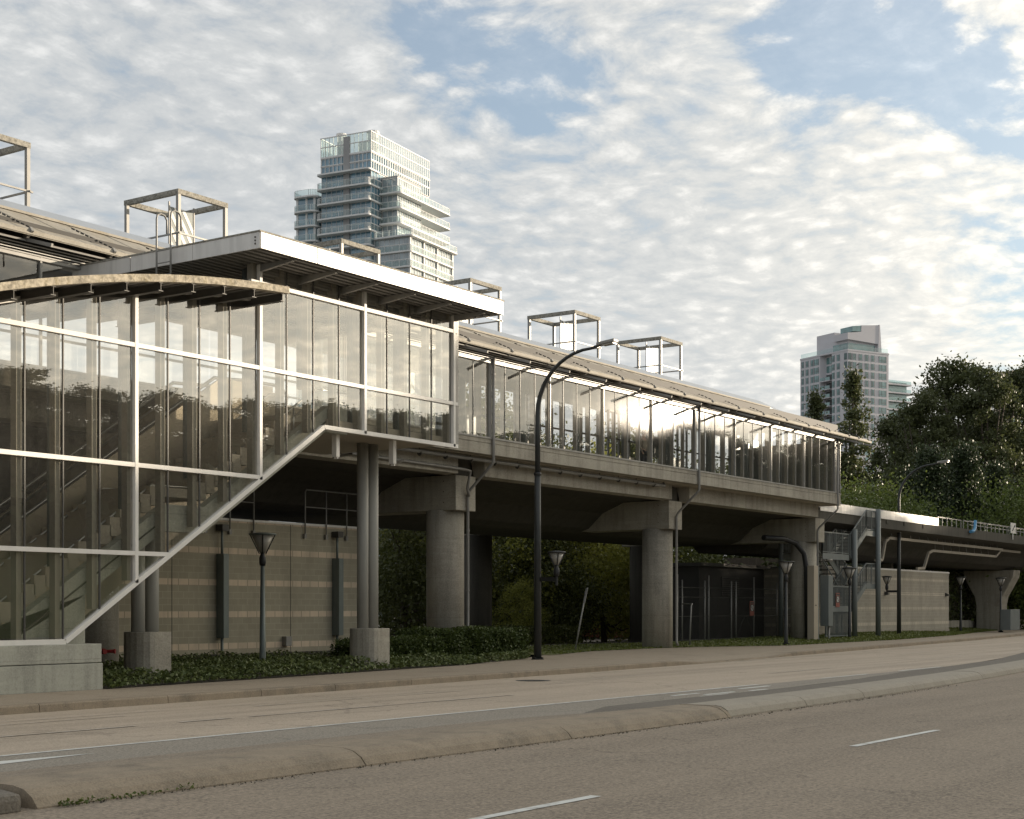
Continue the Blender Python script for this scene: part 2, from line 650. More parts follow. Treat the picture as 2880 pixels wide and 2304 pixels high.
P = cb.outputs[0]


def vm(op, a, val):
    x = N.n('VectorMath', operation=op)
    N.l(a, x.inputs[0])
    x.inputs[1].default_value = val
    return x.outputs['Value'] if op == 'DOT_PRODUCT' else x.outputs[0]


Pw = vm('MULTIPLY', P, (1.0, 1.0, 1))
wn = N.n('TexNoise')
wn.inputs['Scale'].default_value = 3.0
N.l(Pw, wn.inputs['Vector'])
wv0 = N.n('VectorMath', operation='MULTIPLY_ADD')
N.l(wn.outputs['Color'], wv0.inputs[0])
wv0.inputs[1].default_value = (.13, .13, 0)
N.l(Pw, wv0.inputs[2])
Pw = wv0.outputs[0]
big = N.noise(Pw, .8, 2, .5)
midn = N.noise(Pw, 8.0, 5, .58)
fine = N.noise(Pw, 26, 8, .66)
puff = N.n('TexVoronoi', feature='SMOOTH_F1')
puff.inputs['Scale'].default_value = 22.0
puff.inputs['Smoothness'].default_value = .6
N.l(Pw, puff.inputs['Vector'])
puff = N.math('SUBTRACT', .85, puff.outputs['Distance'])
dens = N.math('ADD', N.math('ADD', N.math('ADD', N.math('MULTIPLY', big, .36), N.math('MULTIPLY', midn, .26)), N.math('MULTIPLY', fine, .40)), N.math('MULTIPLY', puff, .28))


def gap(d2, width, depth):
    """lower the cloud cover around one direction of the sky"""
    px, py = d2
    TH_ = TH
    u, v = (px - 1078) / 3200, (1281 - py) / 3200
    d = Vector((math.cos(TH_) + u * math.sin(TH_), math.sin(TH_) - u * math.cos(TH_), v)).normalized()
    f = vm('DOT_PRODUCT', tc, d)
    w = math.cos(R(width))
    return N.math('MULTIPLY', N.math('DIVIDE', N.math('SUBTRACT', f, w), 1 - w, clamp=True), depth)


for px, py, wd, dp in ((1010, 90, 3.4, .17), (1170, 190, 2.6, .14), (880, 60, 2.4, .08), (1700, 60, 2.6, .20), (1860, 60, 2.8, .20), (1960, 150, 2.6, .20), (2110, 200, 2.5, .18), (1700, 190, 2.2, .1), (2150, 620, 3.5, .1), (430, 30, 2.0, .05),
                       (250, 330, 12, -.10), (600, 620, 10, -.08), (1350, 420, 6, -.06), (1700, 560, 7, -.08)):
    dens = N.math('SUBTRACT', dens, gap((px, py), wd, dp))
dens = N.math('ADD', dens, N.math('MULTIPLY', N.math('SUBTRACT', .26, sp.outputs[2], clamp=True), .75))
cover = N.ramp(dens, [(.43, .46), (.56, .86), (.65, 1.0)])
# cloud tone: white crests, grey bellies; brighter toward the sun
sunf = N.math('MAXIMUM', vm('DOT_PRODUCT', tc, tuple(S)), 0.0)
glow = N.math('POWER', sunf, 5.0)
tone = N.math('ADD', N.math('ADD', N.math('MULTIPLY', fine, .50), N.math('MULTIPLY', midn, .36)), N.math('MULTIPLY', puff, .26))
c = N.ramp(tone, [(.43, (.345, .365, .38)), (.56, (.405, .418, .423)), (.68, (.52, .525, .52))])
gm = N.mix(glow, (1.0, 1.0, 1.0), (4.6, 4.05, 3.2))
c = N.mix(1.0, c, gm, 'MULTIPLY')
b2 = N.n('Background')
b2.inputs['Strength'].default_value = 1.0
N.l(c, b2.inputs['Color'])
mx = N.n('MixShader')
N.l(cover, mx.inputs[0])
N.l(b1.outputs[0], mx.inputs[1])
N.l(b2.outputs[0], mx.inputs[2])
N.l(mx.outputs[0], wo.inputs[0])

SC.view_settings.view_transform = 'Standard'
SC.view_settings.look = 'None'
SC.view_settings.gamma = 1
SC.view_settings.exposure = 0.68
SC.render.engine = 'CYCLES'
SC.cycles.use_denoising = True
SC.cycles.max_bounces = 6
SC.cycles.diffuse_bounces = 3
SC.cycles.glossy_bounces = 4
SC.cycles.transparent_max_bounces = 20
SC.cycles.sample_clamp_indirect = 8


# ------------------------------------------------------------------ ground and road
def lerp_tab(tab, x):
    if x <= tab[0][0]:
        return tab[0][1]
    for (a, b), (c_, d) in zip(tab, tab[1:]):
        if x <= c_:
            return b + (d - b) * (x - a) / (c_ - a)
    return tab[-1][1]


KT = [(-60, 21.3), (16, 21.42), (20.4, 21.55), (25, 21.8), (29, 22.05), (36, 22.35), (42, 22.75), (47, 23.2), (54, 23.9), (64, 24.95), (80, 26.6), (96, 28.5), (130, 33.5), (200, 46), (320, 72)]
BT = [(-60, 24.1), (20.4, 24.12), (28, 25.0), (35.3, 26.0), (40, 27.3), (44, 28.9), (49, 30.4), (55.3, 30.5), (58.3, 29.3), (61.4, 28.0), (75.8, 28.5), (90, 30.3), (100, 32.3), (130, 37.5), (200, 50), (320, 76)]
kerb_y = lambda x: lerp_tab(KT, x)
back_y = lambda x: lerp_tab(BT, x)


def xs(a, b, st):
    n = max(1, int(round((b - a) / st)))
    return [a + (b - a) * i / n for i in range(n + 1)]


def kz(x):
    """height of the pavement edge: it dips at the driveway"""
    return lerp_tab([(41.5, 0), (44.0, -.105), (50.5, -.105), (53.0, 0)], x)


# one sheet to the horizon; the land drops a little behind the station
m = MB()
gx = [-900, -300, -80] + xs(-40, 240, 20) + [320, 500, 900, 1800]
prof = [(-1600, -.2), (-300, -.2), (-9, -.2), (20, -.2), (42.5, -.2), (47, -.78), (62, -.78), (75, -.5), (110, -.3), (400, -.3), (2200, -.3)]
vs = [(x, y, z) for x in gx for y, z in prof]
k = len(prof)
m.add(vs, [(i * k + j, (i + 1) * k + j, (i + 1) * k + j + 1, i * k + j + 1) for i in range(len(gx) - 1) for j in range(k - 1)])
struct(m.build('ground', DIRT, smooth=True))

X = xs(-60, 320, 4)
m = MB()
m.strip([(x, 12.9 + max(0, .0016 * (x - 18)) * max(0, x - 18), -.15) for x in X], [(x, kerb_y(x) + .06, -.15) for x in X])
struct(m.build('road_far_carriageway', ASPH_FAR))
moff = lambda x: .0021 * max(0, x - 18) ** 2 if x < 60 else .0021 * 42 ** 2 + .1764 * (x - 60)
m = MB()
m.strip([(x, -7.5, -.154) for x in X], [(x, 12.9 + moff(x), -.154) for x in X])
struct(m.build('road_near_carriageway', ASPH_NEAR))
lane0 = lambda x: 15.45 + .00035 * max(0, x - 25) ** 2
m = MB()
m.strip([(x, 13.0 + moff(x), -.146) for x in X], [(x, max(lane0(x) - .02, 13.0 + moff(x) + .02), -.146) for x in X])
struct(m.build('turn_lane', ASPH_TURN))


def line(name, f, spans, w, pm, z=-.141, wob=0.0):
    m = MB()
    for a, b in spans:
        q = xs(a, b, 1.0)
        m.strip([(x, f(x) - w / 2 + wob * rnd.uniform(-1, 1), z) for x in q], [(x, f(x) + w / 2 + wob * rnd.uniform(-1, 1), z) for x in q])
    return struct(m.build(name, pm))


line('lane_line', lane0, [(-40, 32.3)], .11, PAINT, wob=.008)
line('dashed_lane_line', lane0, [(36.0, 39.2), (41.6, 45.2), (48.0, 52), (56, 60), (64, 68), (73, 77)], .11, PAINT)
line('dashed_lane_line', lambda x: 7.57 + .0019 * max(0, x - 24) ** 2, [(-.5, 2.7), (9.1, 12.3), (18.6, 21.8), (28.1, 31.3), (37.6, 40.8), (47, 50.3)], .115, PAINT, z=-.148, wob=.006)
line('dashed_lane_line', lambda x: 4.0 + .0019 * max(0, x - 24) ** 2, [(-8, -4.8), (1.5, 4.7), (30, 33.2)], .115, PAINT, z=-.148)
line('worn_lane_line', lambda x: 17.75 + .0008 * max(0, x - 25) ** 2, [(4, 15.6), (16.5, 17.6), (18, 25.6), (38, 43), (51, 56), (65, 71)], .09, PAINT_OLD, wob=.02)
line('worn_lane_line', lambda x: 20.05 + .0012 * max(0, x - 25) ** 2, [(-10, 26), (31, 36), (58, 64)], .05, PAINT_OLD, wob=.02)
line('worn_lane_line', lambda x: 19.55 + .0012 * max(0, x - 25) ** 2, [(-10, 17), (20, 33)], .05, PAINT_OLD, wob=.02)
m = MB()
for p in ([(8.0, 14.62), (9.9, 14.70), (9.9, 14.52), (12.4, 14.80), (9.9, 15.02), (9.9, 14.87), (8.0, 14.80)], [(7.4, 14.05), (9.5, 14.12), (10.3, 14.28), (9.3, 14.42), (7.4, 14.3)]):
    m.poly([(x, y, -.141) for x, y in p])
struct(m.build('turn_arrow_marking', PAINT))
m = MB()
for x, y, l in ((27.2, 14.92, 1.1), (27.9, 14.55, 1.3), (27.3, 14.3, 1.2), (30.4, 15.0, 1.5), (29.8, 14.45, .8)):
    m.box(x, x + l, y - .05, y + .05, -.1465, -.141)
struct(m.build('bike_lane_marking', PAINT))


# central reservation: sloped concrete kerb with cut joints, asphalt strip behind
def kerb_run(name, x0, x1, f, prof, mtl, seg, gap=.012, jitter=.004):
    m = MB()
    x = x0
    while x < x1 - .05:
        e = min(x + seg * rnd.uniform(.94, 1.06), x1)
        dz = rnd.uniform(-jitter, jitter)
        q = xs(x + gap, e - gap, .8)
        n = len(prof)
        vs = [(a, f(a) + y, z + (dz if z > -.1 else 0)) for a in q for y, z in prof]
        fs = [(i * n + j, (i + 1) * n + j, (i + 1) * n + (j + 1) % n, i * n + (j + 1) % n) for i in range(len(q) - 1) for j in range(n)]
        m.add(vs, fs + [tuple(range(n)), tuple(range((len(q) - 1) * n, len(q) * n))[::-1]])
        x = e
    return struct(m.build(name, mtl, smooth=False))


wide = [(.0, -.3), (.0, -.14), (.07, -.06), (.19, .008), (.34, .035), (.9, .04), (.95, -.3)]
kerb_run('median_kerb', 8.66, 22.4, lambda x: 11.15 + moff(x), wide, KERB, 4.6)
narrow = [(.05, -.3), (.05, -.13), (.10, -.04), (.20, .02), (.33, .04), (.86, .04), (.9, -.01), (.9, -.3)]
kerb_run('median_kerb', 22.43, 150, lambda x: 11.15 + moff(x), narrow, KERB2, 3.1)
m = MB()
q = xs(8.66, 22.3, 1)
edge = lambda x: 13.72 - (0 if x < 19 else .11 * (x - 19) ** 1.25)
wv = [rnd.uniform(-.03, .03) for _ in q]
m.strip([(x, 12.10 + moff(x), .030) for x in q], [(x, edge(x) - .1 + w, -.10) for x, w in zip(q, wv)])
m.strip([(x, edge(x) - .1 + w, -.10) for x, w in zip(q, wv)], [(x, edge(x) + w, -.16) for x, w in zip(q, wv)])
struct(m.build('median_infill', KERBI))
m = MB()
q = [21.2] + xs(22.4, 150, 1.5)
m.strip([(x, 12.04 + moff(x), -.03 if x > 22 else -.165) for x in q], [(x, 13.45 + moff(x) + .12 * math.sin(x * .35) + rnd.uniform(-.05, .05), -.06 if x > 22 else -.17) for x in q])
m.strip([(x, 13.35 + moff(x), -.058 if x > 22 else -.168) for x in q], [(x, 13.75 + moff(x) + rnd.uniform(-.06, .06), -.152) for x in q])
struct(m.build('median_asphalt_strip', ASPH_DARK))
m = MB()
m.prism([(-20, 11.1, -.2), (8.5, 11.12, -.2), (8.62, 11.5, -.2), (8.6, 12.1, -.2), (-20, 12.1, -.2)], (0, 0, .21))
struct(m.build('median_asphalt_nose', ASPH_DARK, bevel=.06))

for x, y, r in ((31.0, 20.9, .33),):
    m = MB()
    z0 = -.15 if y > 13 else -.154
    m.lathe((x, y, z0), [(r + .1, .0015), (r + .1, .004)], 28)
    m.lathe((x, y, z0 + .001), [(r, .004), (r, .007)], 28)
    for k in range(5):
        m.box(x - r * .7, x + r * .7, y - r * .55 + k * r * .25, y - r * .5 + k * r * .25, z0 + .008, z0 + .011)
    o = m.build('manhole_cover', DARKST)
    tag(o, 'dark round manhole cover near the far kerb', 'manhole cover')
# dry litter and gravel along the median foot
g = np.random.default_rng(91)
n = 900
xx = 8.8 + 26 * g.uniform(size=n)
yy = np.array([11.13 + moff(x) for x in xx]) - np.abs(g.normal(size=n)) * .07
o = leaf_object('gutter_litter', np.stack([xx, yy, np.full(n, -.145)], 1), .014, DIRT, None, 92, up=.9)
tag(o, 'dry grit and leaf litter along the median foot', 'litter', kind='stuff')
n = 170
xx = 8.9 + g.uniform(size=n) ** 2 * 1.6
yy = 11.1 + g.normal(size=n) * .05
o = leaf_object('weeds', np.stack([xx, yy, -.14 + np.abs(g.normal(size=n)) * .02], 1), .018, LEAF_LIGHT, None, 93, up=.3)
tag(o, 'green weeds growing at the median foot by the dark nose', 'weeds', kind='stuff')

# pavement slab and its kerb
X = [x for x in xs(-60, 40, 2)] + xs(41.5, 53, .5) + xs(54, 320, 4)
m = MB()
m.strip([(x, kerb_y(x) + .17, kz(x) - .002) for x in X], [(x, kerb_y(x) + .75, kz(x) * .3) for x in X])
m.strip([(x, kerb_y(x) + .75, kz(x) * .3) for x in X], [(x, back_y(x) + .3, 0) for x in X])
struct(m.build('sidewalk', PAVE))


def kerb_seg(x0, x1, st):
    m = MB()
    x = x0
    while x < x1 - .05:
        e = min(x + st * rnd.uniform(.85, 1.15), x1)
        q = xs(x + .008, e - .008, .7)
        n = 5
        vs = []
        for a in q:
            y, z = kerb_y(a), kz(a)
            vs += [(a, y - .02, -.3), (a, y, z - .03), (a, y + .03, z), (a, y + .165, z + .003), (a, y + .165, -.3)]
        fs = [(i * n + j, (i + 1) * n + j, (i + 1) * n + (j + 1) % n, i * n + (j + 1) % n) for i in range(len(q) - 1) for j in range(n)]
        m.add(vs, fs + [tuple(range(n)), tuple(range((len(q) - 1) * n, len(q) * n))[::-1]])
        x = e
    struct(m.build('kerb', KERB))


kerb_seg(-30, 42, 2.6)
kerb_seg(42, 53, 1.8)
kerb_seg(53, 200, 3.2)

# lawn behind the pavement, rising a little toward the right
lz = lambda x, y: .012 + lerp_tab([(52, 0), (66, .12), (80, .24), (200, .3)], x) * max(0, min(1, (y - back_y(x)) / 3))
m = MB()
q = xs(44, 320, 2.5)
rows = [0, .6, 1.6, 3, 6, 10]
vs = [(x, back_y(x) + d, lz(x, back_y(x) + d) - (0 if d < 10 else .3)) for x in q for d in rows]
n = len(rows)
m.add(vs, [(i * n + j, (i + 1) * n + j, (i + 1) * n + j + 1, i * n + j + 1) for i in range(len(q) - 1) for j in range(n - 1)])
struct(m.build('lawn', LAWN, smooth=True))
g = np.random.default_rng(3)
nb = 15000
gxs = 45 + 67 * g.uniform(0, 1, nb) ** .8
gys = np.array([back_y(x) for x in gxs]) - .02 + g.uniform(0, 1, nb) ** 1.5 * 5.0
pts = np.array([(x, y, lz(x, y) + .025) for x, y in zip(gxs, gys) if not (math.hypot(x - 55.2, y - 31) < .7 or math.hypot(x - 69.9, y - 31) < .7)])
o = leaf_object('grass', pts, .055, GRASSB, None, 4)
tag(o, 'short green and yellow grass verge along the pavement', 'grass', kind='stuff')

# soil under the ivy bed
m = MB()
q = xs(20.5, 36, 1.5)
m.strip([(x, back_y(x) + .02, .015) for x in q], [(x, 33.2, .05) for x in q])
struct(m.build('planting_bed', DIRT))

# local road beyond the station
m = MB()
m.strip([(x, 50 + .12 * (x - 40), -.72) for x in xs(-40, 160, 20)], [(x, 57 + .12 * (x - 40), -.715) for x in xs(-40, 160, 20)])
struct(m.build('side_road', ASPH_TURN))

# wooded bank behind the camera, mirrored by the glazing, raised to block low sun
m = MB()
bx = xs(-60, 330, 13)
bp = [(-27, -.19), (-31, 2.6), (-36, 6.4), (-44, 8.4), (-58, 8.4), (-90, -.19)]
n = len(bp)
vs = [(x, y + rnd.uniform(-.5, .5), z + (rnd.uniform(-.4, .4) if z > 0 else 0)) for x in bx for y, z in bp]
m.add(vs, [(i * n + j, (i + 1) * n + j, (i + 1) * n + j + 1, i * n + j + 1) for i in range(len(bx) - 1) for j in range(n - 1)])
struct(m.build('bank_terrain', LAWN, smooth=True))
# unseen mound added far right to keep the low sun off the trees
m = MB()
hx = [(-1, 0), (-.75, .55), (-.4, .9), (0, 1), (.4, .9), (.75, .5), (1, 0)]
vs = []
for a, za in hx:
    for b_, zb in hx:
        vs.append((345 + 55 * a, -5 + 78 * b_, -.3 + 74 * za * zb))
n = 7
m.add(vs, [(i * n + j, (i + 1) * n + j, (i + 1) * n + j + 1, i * n + j + 1) for i in range(6) for j in range(6)])
struct(m.build('sun_block_mound', DIRT, smooth=True))

# ------------------------------------------------------------------ the elevated station hall
YF = 29.1                      # glazed face of the platform
ZS, ZH = 7.25, 9.68            # sill and head of its glazing
PX0, PITCH = 40.62, 3.58
XE = PX0 + PITCH * 8           # 69.26, corner before the chamfered end
XW = 8.0                       # west end (out of frame)
hall = thing('station_hall', 'long elevated station hall with a glazed wall above a concrete beam', 'station', (45, YF, 0))


def extr(name, prof, x0, x1, m, parent, bevel=0, smooth=False):
    """profile of (y, z) pushed along x"""
    return MB().prism([(x0, y, z) for y, z in prof], (x1 - x0, 0, 0)).build(name, m, parent, bevel=bevel, smooth=smooth)


# concrete parapet beam in panels, with a recessed joint line
m = MB()
x = XW
while x < XE - .1:
    e = min(x + PITCH * 2, XE)
    m.prism([(x + .006, YF - .02, 6.68), (x + .006, YF - .02, 7.02), (x + .006, YF, 7.03), (x + .006, YF, 7.045), (x + .006, YF - .02, 7.055), (x + .006, YF - .02, 7.19), (x + .006, YF + .35, 7.19), (x + .006, YF + .35, 6.68)], (e - x - .012, 0, 0))
    x = e
m.prism([(XE + .004, YF - .02, 6.68), (XE + 1.25, YF + .22, 6.68), (XE + 1.25, YF + 3, 6.68), (XE + .004, YF + 3, 6.68)], (0, 0, .51))
m.build('parapet', CONC, hall)
m = MB()
m.box(XW, XE, YF - .05, YF + .2, 7.192, 7.25)
m.prism([(XE, YF - .05, 7.192), (XE + 1.28, YF + .2, 7.192), (XE + 1.28, YF + .4, 7.192), (XE, YF + .2, 7.192)], (0, 0, .058))
m.build('window_sill', GALV, hall)
# deck, edge girder, box girder underneath
extr('deck', [(YF + .36, 6.66), (YF + .36, 6.98), (41.6, 6.98), (41.6, 6.66)], XW, XE + 1.2, FLOOR, hall)
m = MB()
xa = XW
for px in (11.7, 26.2, 40.7, 55.2, 69.9):
    m.prism([(xa, 29.9, 6.655), (xa, 29.9, 6.06), (xa, 30.35, 6.02), (xa, 30.5, 6.655)], (px - .75 - xa, 0, 0))
    xa = px + .75
m.build('girder', CONC, hall)
extr('box_girder', [(30.52, 6.655), (30.52, 6.12), (32.3, 6.02), (33.3, 5.62), (34.0, 5.0), (34.6, 4.80), (38.4, 4.78), (39.4, 5.2), (40.6, 6.0), (40.6, 6.655)], XW, XE - .3, CONC_SHADE, hall, smooth=False)
# glazing
for i in range(-1, 8):
    for k in range(4):
        a = PX0 + PITCH * i + PITCH / 4 * k
        if a < 37.0:
            continue
        MB().quad((a + .02, YF + .03, ZS), (a + PITCH / 4 - .02, YF + .03, ZS), (a + PITCH / 4 - .02, YF + .03, ZH), (a + .02, YF + .03, ZH)).build('window_pane', GLASSP, hall)
for k in range(3):
    a, b = k / 3, (k + 1) / 3
    MB().quad((XE + 1.22 * a + .02, YF + .03 + .22 * a, ZS), (XE + 1.22 * b - .02, YF + .03 + .22 * b, ZS), (XE + 1.22 * b - .02, YF + .03 + .22 * b, ZH), (XE + 1.22 * a + .02, YF + .03 + .22 * a, ZH)).build('window_pane', GLASSP, hall)
for i in range(-6, 0):
    a = PX0 + PITCH * i
    if i == -1:
        continue
    for k in range(2):
        b = a + PITCH / 2 * k
        MB().quad((b + .03, YF + .03, ZS), (b + PITCH / 2 - .03, YF + .03, ZS), (b + PITCH / 2 - .03, YF + .03, ZH + .12), (b + .03, YF + .03, ZH + .12)).build('window_pane', GLASSP, hall)
# primary mullions (pale edge), thin joints, deep fins inside
for i in range(-8, 9):
    a = PX0 + PITCH * i
    big_ = i % 4 == 0
    m = MB()
    m.box(a - (.06 if big_ else .028), a + (.06 if big_ else .028), YF - .035, YF + .026, ZS, ZH + .1)
    m.build('mullion', GALV, hall)
    if i < -2:
        continue
    for k in range(4):
        b = a + PITCH / 4 * k
        if i == 8 and k:
            continue
        MB().box(b - .03, b + .04, YF + .05, YF + .17, 6.99, ZH + .2).build('post', FIN, hall)
        if k:
            MB().box(b - .012, b + .012, YF + .012, YF + .048, ZS, ZH).build('glazing_joint', GREYFR, hall)
for t in (1 / 3, 2 / 3, 1.0):
    MB().box(XE + 1.22 * t - .022, XE + 1.22 * t + .022, YF + .0 + .22 * t, YF + .06 + .22 * t, ZS, ZH).build('mullion', GALV, hall)
# head beam, bright louvres under the eave
m = MB()
m.box(XW, XE + .02, YF - .06, YF + .3, ZH, ZH + .05)
m.box(XW, XE + .02, YF - .03, YF + .3, ZH + .05, ZH + .09)
m.box(XW, XE + .02, YF - .055, YF + .3, ZH + .09, ZH + .12)
m.prism([(XE + .02, YF - .06, ZH), (XE + 1.3, YF + .16, ZH), (XE + 1.3, YF + .4, ZH), (XE + .02, YF + .2, ZH)], (0, 0, .12))
m.build('window_head', GALV, hall)
ez = lambda x: 9.80 + .16 * (60 - x) / 40      # eave level
for k in range(3):
    m = MB()
    x = XW
    while x < XE - .3:
        e = XE
        if True:
            m.bar((x, YF - .07 - .02 * k, 9.84 + .065 * k), (e, YF - .07 - .02 * k, 9.84 + .065 * k), .04, .016)
        x = XE
    m.build('louvre', WHITE, hall)
MB().box(XW, XE + .6, YF + .1, YF + .3, ZH + .12, 10.55).build('louvre_backing', DARKIN, hall)
# roof: sloping tan sheet, blue grey ridge, rear slope; tapered nose at the east end
rx = [XW, 30, 50, 66, XE, 70.9, 72.4]


def roof_sec(x):
    dz = ez(x) - 9.8
    t = max(0, (x - 66) / 6.4)
    return [(28.6, 10.03 + dz), (31.0, 11.12 + dz - .42 * t), (31.02, 11.16 + dz - .42 * t), (31.5, 11.5 + dz - .55 * t), (34.7, 11.5 + dz - .55 * t), (35.0, 10.45 + dz)]


def sweep(name, ia, ib, th, mtl, ext=0):
    m = MB()
    pr = [roof_sec(x)[ia:ib + 1] for x in rx]
    n = ib - ia + 1
    vs = []
    for x, p in zip(rx, pr):
        vs += [(x - (ext * (1 - (y - 28) / 4) if x > 71 else 0), y, z) for y, z in p] + [(x - (ext * (1 - (y - 28) / 4) if x > 71 else 0), y, z - th) for y, z in p[::-1]]
    k = 2 * n
    fs = [(i * k + j, (i + 1) * k + j, (i + 1) * k + (j + 1) % k, i * k + (j + 1) % k) for i in range(len(rx) - 1) for j in range(k)]
    m.add(vs, fs + [tuple(range(k)), tuple(range((len(rx) - 1) * k, len(rx) * k))[::-1]])
    return m.build(name, mtl, hall)


sweep('roof', 0, 1, .10, ROOFT, -.4)
sweep('ridge_flashing', 2, 3, .08, ROOFB)
sweep('roof_rear', 3, 5, .14, ROOFB)
m = MB()                       # standing seams and the bright edge roll of the tan roof
for i in range(int((XE + 2.6 - XW) / 1.2)):
    x = XW + .2 + 1.2 * i
    s_ = roof_sec(x)
    m.bar((x, s_[0][0] + .02, s_[0][1] + .004), (x, s_[1][0], s_[1][1] + .004), .02, .016)
m.build('roof_seams', ROOFT, hall)
m = MB()
m.bar((XW, 28.6, ez(XW) + .2), (72.2, 28.6, ez(72) + .2), .05, .10)
m.bar((XW, 31.0, ez(XW) + 1.36), (66, 31.0, ez(66) + 1.36), .07, .06)
m.build('roof_edge_roll', ROOFT, hall)
extr('soffit', [(28.72, 9.96), (28.72, 10.0), (31.2, 10.98), (31.2, 10.9)], XW, XE + 1.8, SOFFIT, hall)
m = MB()
m.box(XW, XE, 31.3, 34.5, 11.05, 11.12)
m.build('ceiling', SOFFIT, hall)
# outriggers and their tie rods
sx = [PX0 + PITCH * 2 / 3 * i for i in range(-8, 14)]
sx = [x - 1.85 for x in sx] + [71.0]
for x in sx:
    z = ez(x)
    m = MB()
    m.bar((x, 27.85, z - .20), (x, 29.05, z + .14), .055, .08)
    m.bar((x, 28.55, z + .27), (x, 28.8, z + .10), .07, .12)
    m.build('outrigger', GALV, hall)
    m = MB()
    for k in range(9):
        y = 28.66 + .17 * k
        zz_ = z + .30 + (y - 28.6) * .46
        m.bar((x, y, zz_), (x, y + .11, zz_ + .05), .018, .035)
    m.build('tie_rod', BLACK, hall)
# rear glazed wall, inner steel columns, tall grey inner posts
for i in range(-1, 8):
    a = PX0 + PITCH * i
    MB().quad((a, 34.3, 7.0), (a + PITCH, 34.3, 7.0), (a + PITCH, 34.3, 10.2), (a, 34.3, 10.2)).build('rear_window', GLASSB, hall)
m = MB()
for i in range(-2, 34):
    a = PX0 + PITCH / 4 * i
    m.box(a - .045, a + .045, 34.26, 34.34, 6.98, 10.25)
m.box(XW, XE, 34.2, 34.4, 10.2, 10.9)
m.box(XW, XE, 34.25, 34.35, 9.02, 9.08)
m.build('rear_mullions', GREYFR, hall)
for i in range(-2, 9):
    a = PX0 + PITCH * i + .5
    MB().tube([(a, 30.6, 6.98), (a, 30.6, 10.6)], .13, 14).build('inner_column', STEEL_B, hall, smooth=True)
    MB().box(a + 1.5, a + 1.66, 33.6, 33.75, 6.98, 10.8).build('inner_column', FIN, hall)
m = MB()                       # platform edge screen with mid rail seen against the rear windows
m.box(37, XE, 33.9, 33.95, 8.08, 8.12)
m.build('platform_rail', GREYFR, hall)
for a, b, z0, z1 in ((43.6, 45.2, 7.0, 9.0), (57.9, 59.2, 8.3, 9.2), (59.9, 60.9, 7.0, 8.4), (66.2, 69.1, 7.0, 9.9)):
    MB().box(a, b, 33.0, 33.2, z0, z1).build('platform_kiosk', STEEL_B, hall)
MB().box(XE + .9, XE + 1.0, 29.6, 34.4, 6.98, 9.8).build('end_wall', GREYFR, hall)
MB().box(XW + .02, XW + .2, 29.5, 34.4, 6.7, 10).build('end_wall', GREYFR, hall)
# ground hall under the platform beside the stairs
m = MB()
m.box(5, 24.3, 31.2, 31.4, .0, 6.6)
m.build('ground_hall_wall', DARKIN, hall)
m = MB()
for a in (11, 13.4, 15.8, 18.2, 20.55, 22.9):
    m.box(a - .05, a + .05, 30.0, 30.12, .0, 6.62)
m.box(5, 24.3, 30.0, 30.12, 6.52, 6.64)
m.box(5, 24.3, 30.01, 30.11, 3.3, 3.38)
m.build('ground_hall_frame', WHITE, hall)

# ------------------------------------------------------------------ front bay: glazed stair hall
YB = 24.4
BX = [21.41 + 3.645 * i for i in range(-2, 4)]       # 14.12 17.77 21.41 25.06 28.70 32.35
BP = 3.645 / 4
XR = BX[-1]
bay = thing('stair_hall', 'glass fronted stair hall with white frames and a sloping underside', 'stair hall', (20.4, YB, 0))
arch = lambda x: 8.65 - .0172 * (26.5 - x) ** 2
low = lambda x: .97 if x < 19.6 else (5.95 if x > 27.2 else .97 + (x - 19.6) * 4.98 / 7.6)
LV = [2.77, 4.60, 7.08, 9.0]
top = lambda x: arch(x) if x < 25.0 else 9.42
m = MB()
m.box(5, 20.42, 24.2, 25.3, -.2, .53)
m.box(5, 20.405, 24.22, 25.3, .545, .92)
m.build('plinth', CONC_G, bay, bevel=.012)
m = MB()
m.prism([(17.0, 24.75, .92), (20.3, 24.75, .92), (20.3, 24.75, 1.25), (17.0, 24.75, 1.25)], (0, .3, 0))
m.build('plinth_upstand', CONC, bay)
# panes clipped by the sloping foot and the arched head
cols = []
for b0 in BX[:-1]:
    cols += [b0 + BP * k for k in range(4)]
for a in cols:
    if a < 15.9:
        continue
    e = a + BP
    lv = [-9] + [z for z in LV] + [99]
    for z0, z1 in zip(lv, lv[1:]):
        if a < 25 and z0 >= 7.0:
            z1 = 99
        if a < 25 and z0 > 8.9:
            continue
        pts = []
        n = 8
        lo = [(a + (e - a) * i / n) for i in range(n + 1)]
        bot = [(x, max(z0, low(x))) for x in lo]
        tp = [(x, min(z1, top(min(x, 24.99) if a < 25 else x))) for x in lo]
        ok = [i for i in range(n + 1) if tp[i][1] > bot[i][1] + .02]
        if len(ok) < 2:
            continue
        ring = [bot[i] for i in ok] + [tp[i] for i in ok[::-1]]
        MB().poly([(x, YB, z) for x, z in ring]).build('window_pane', GLASS, bay)
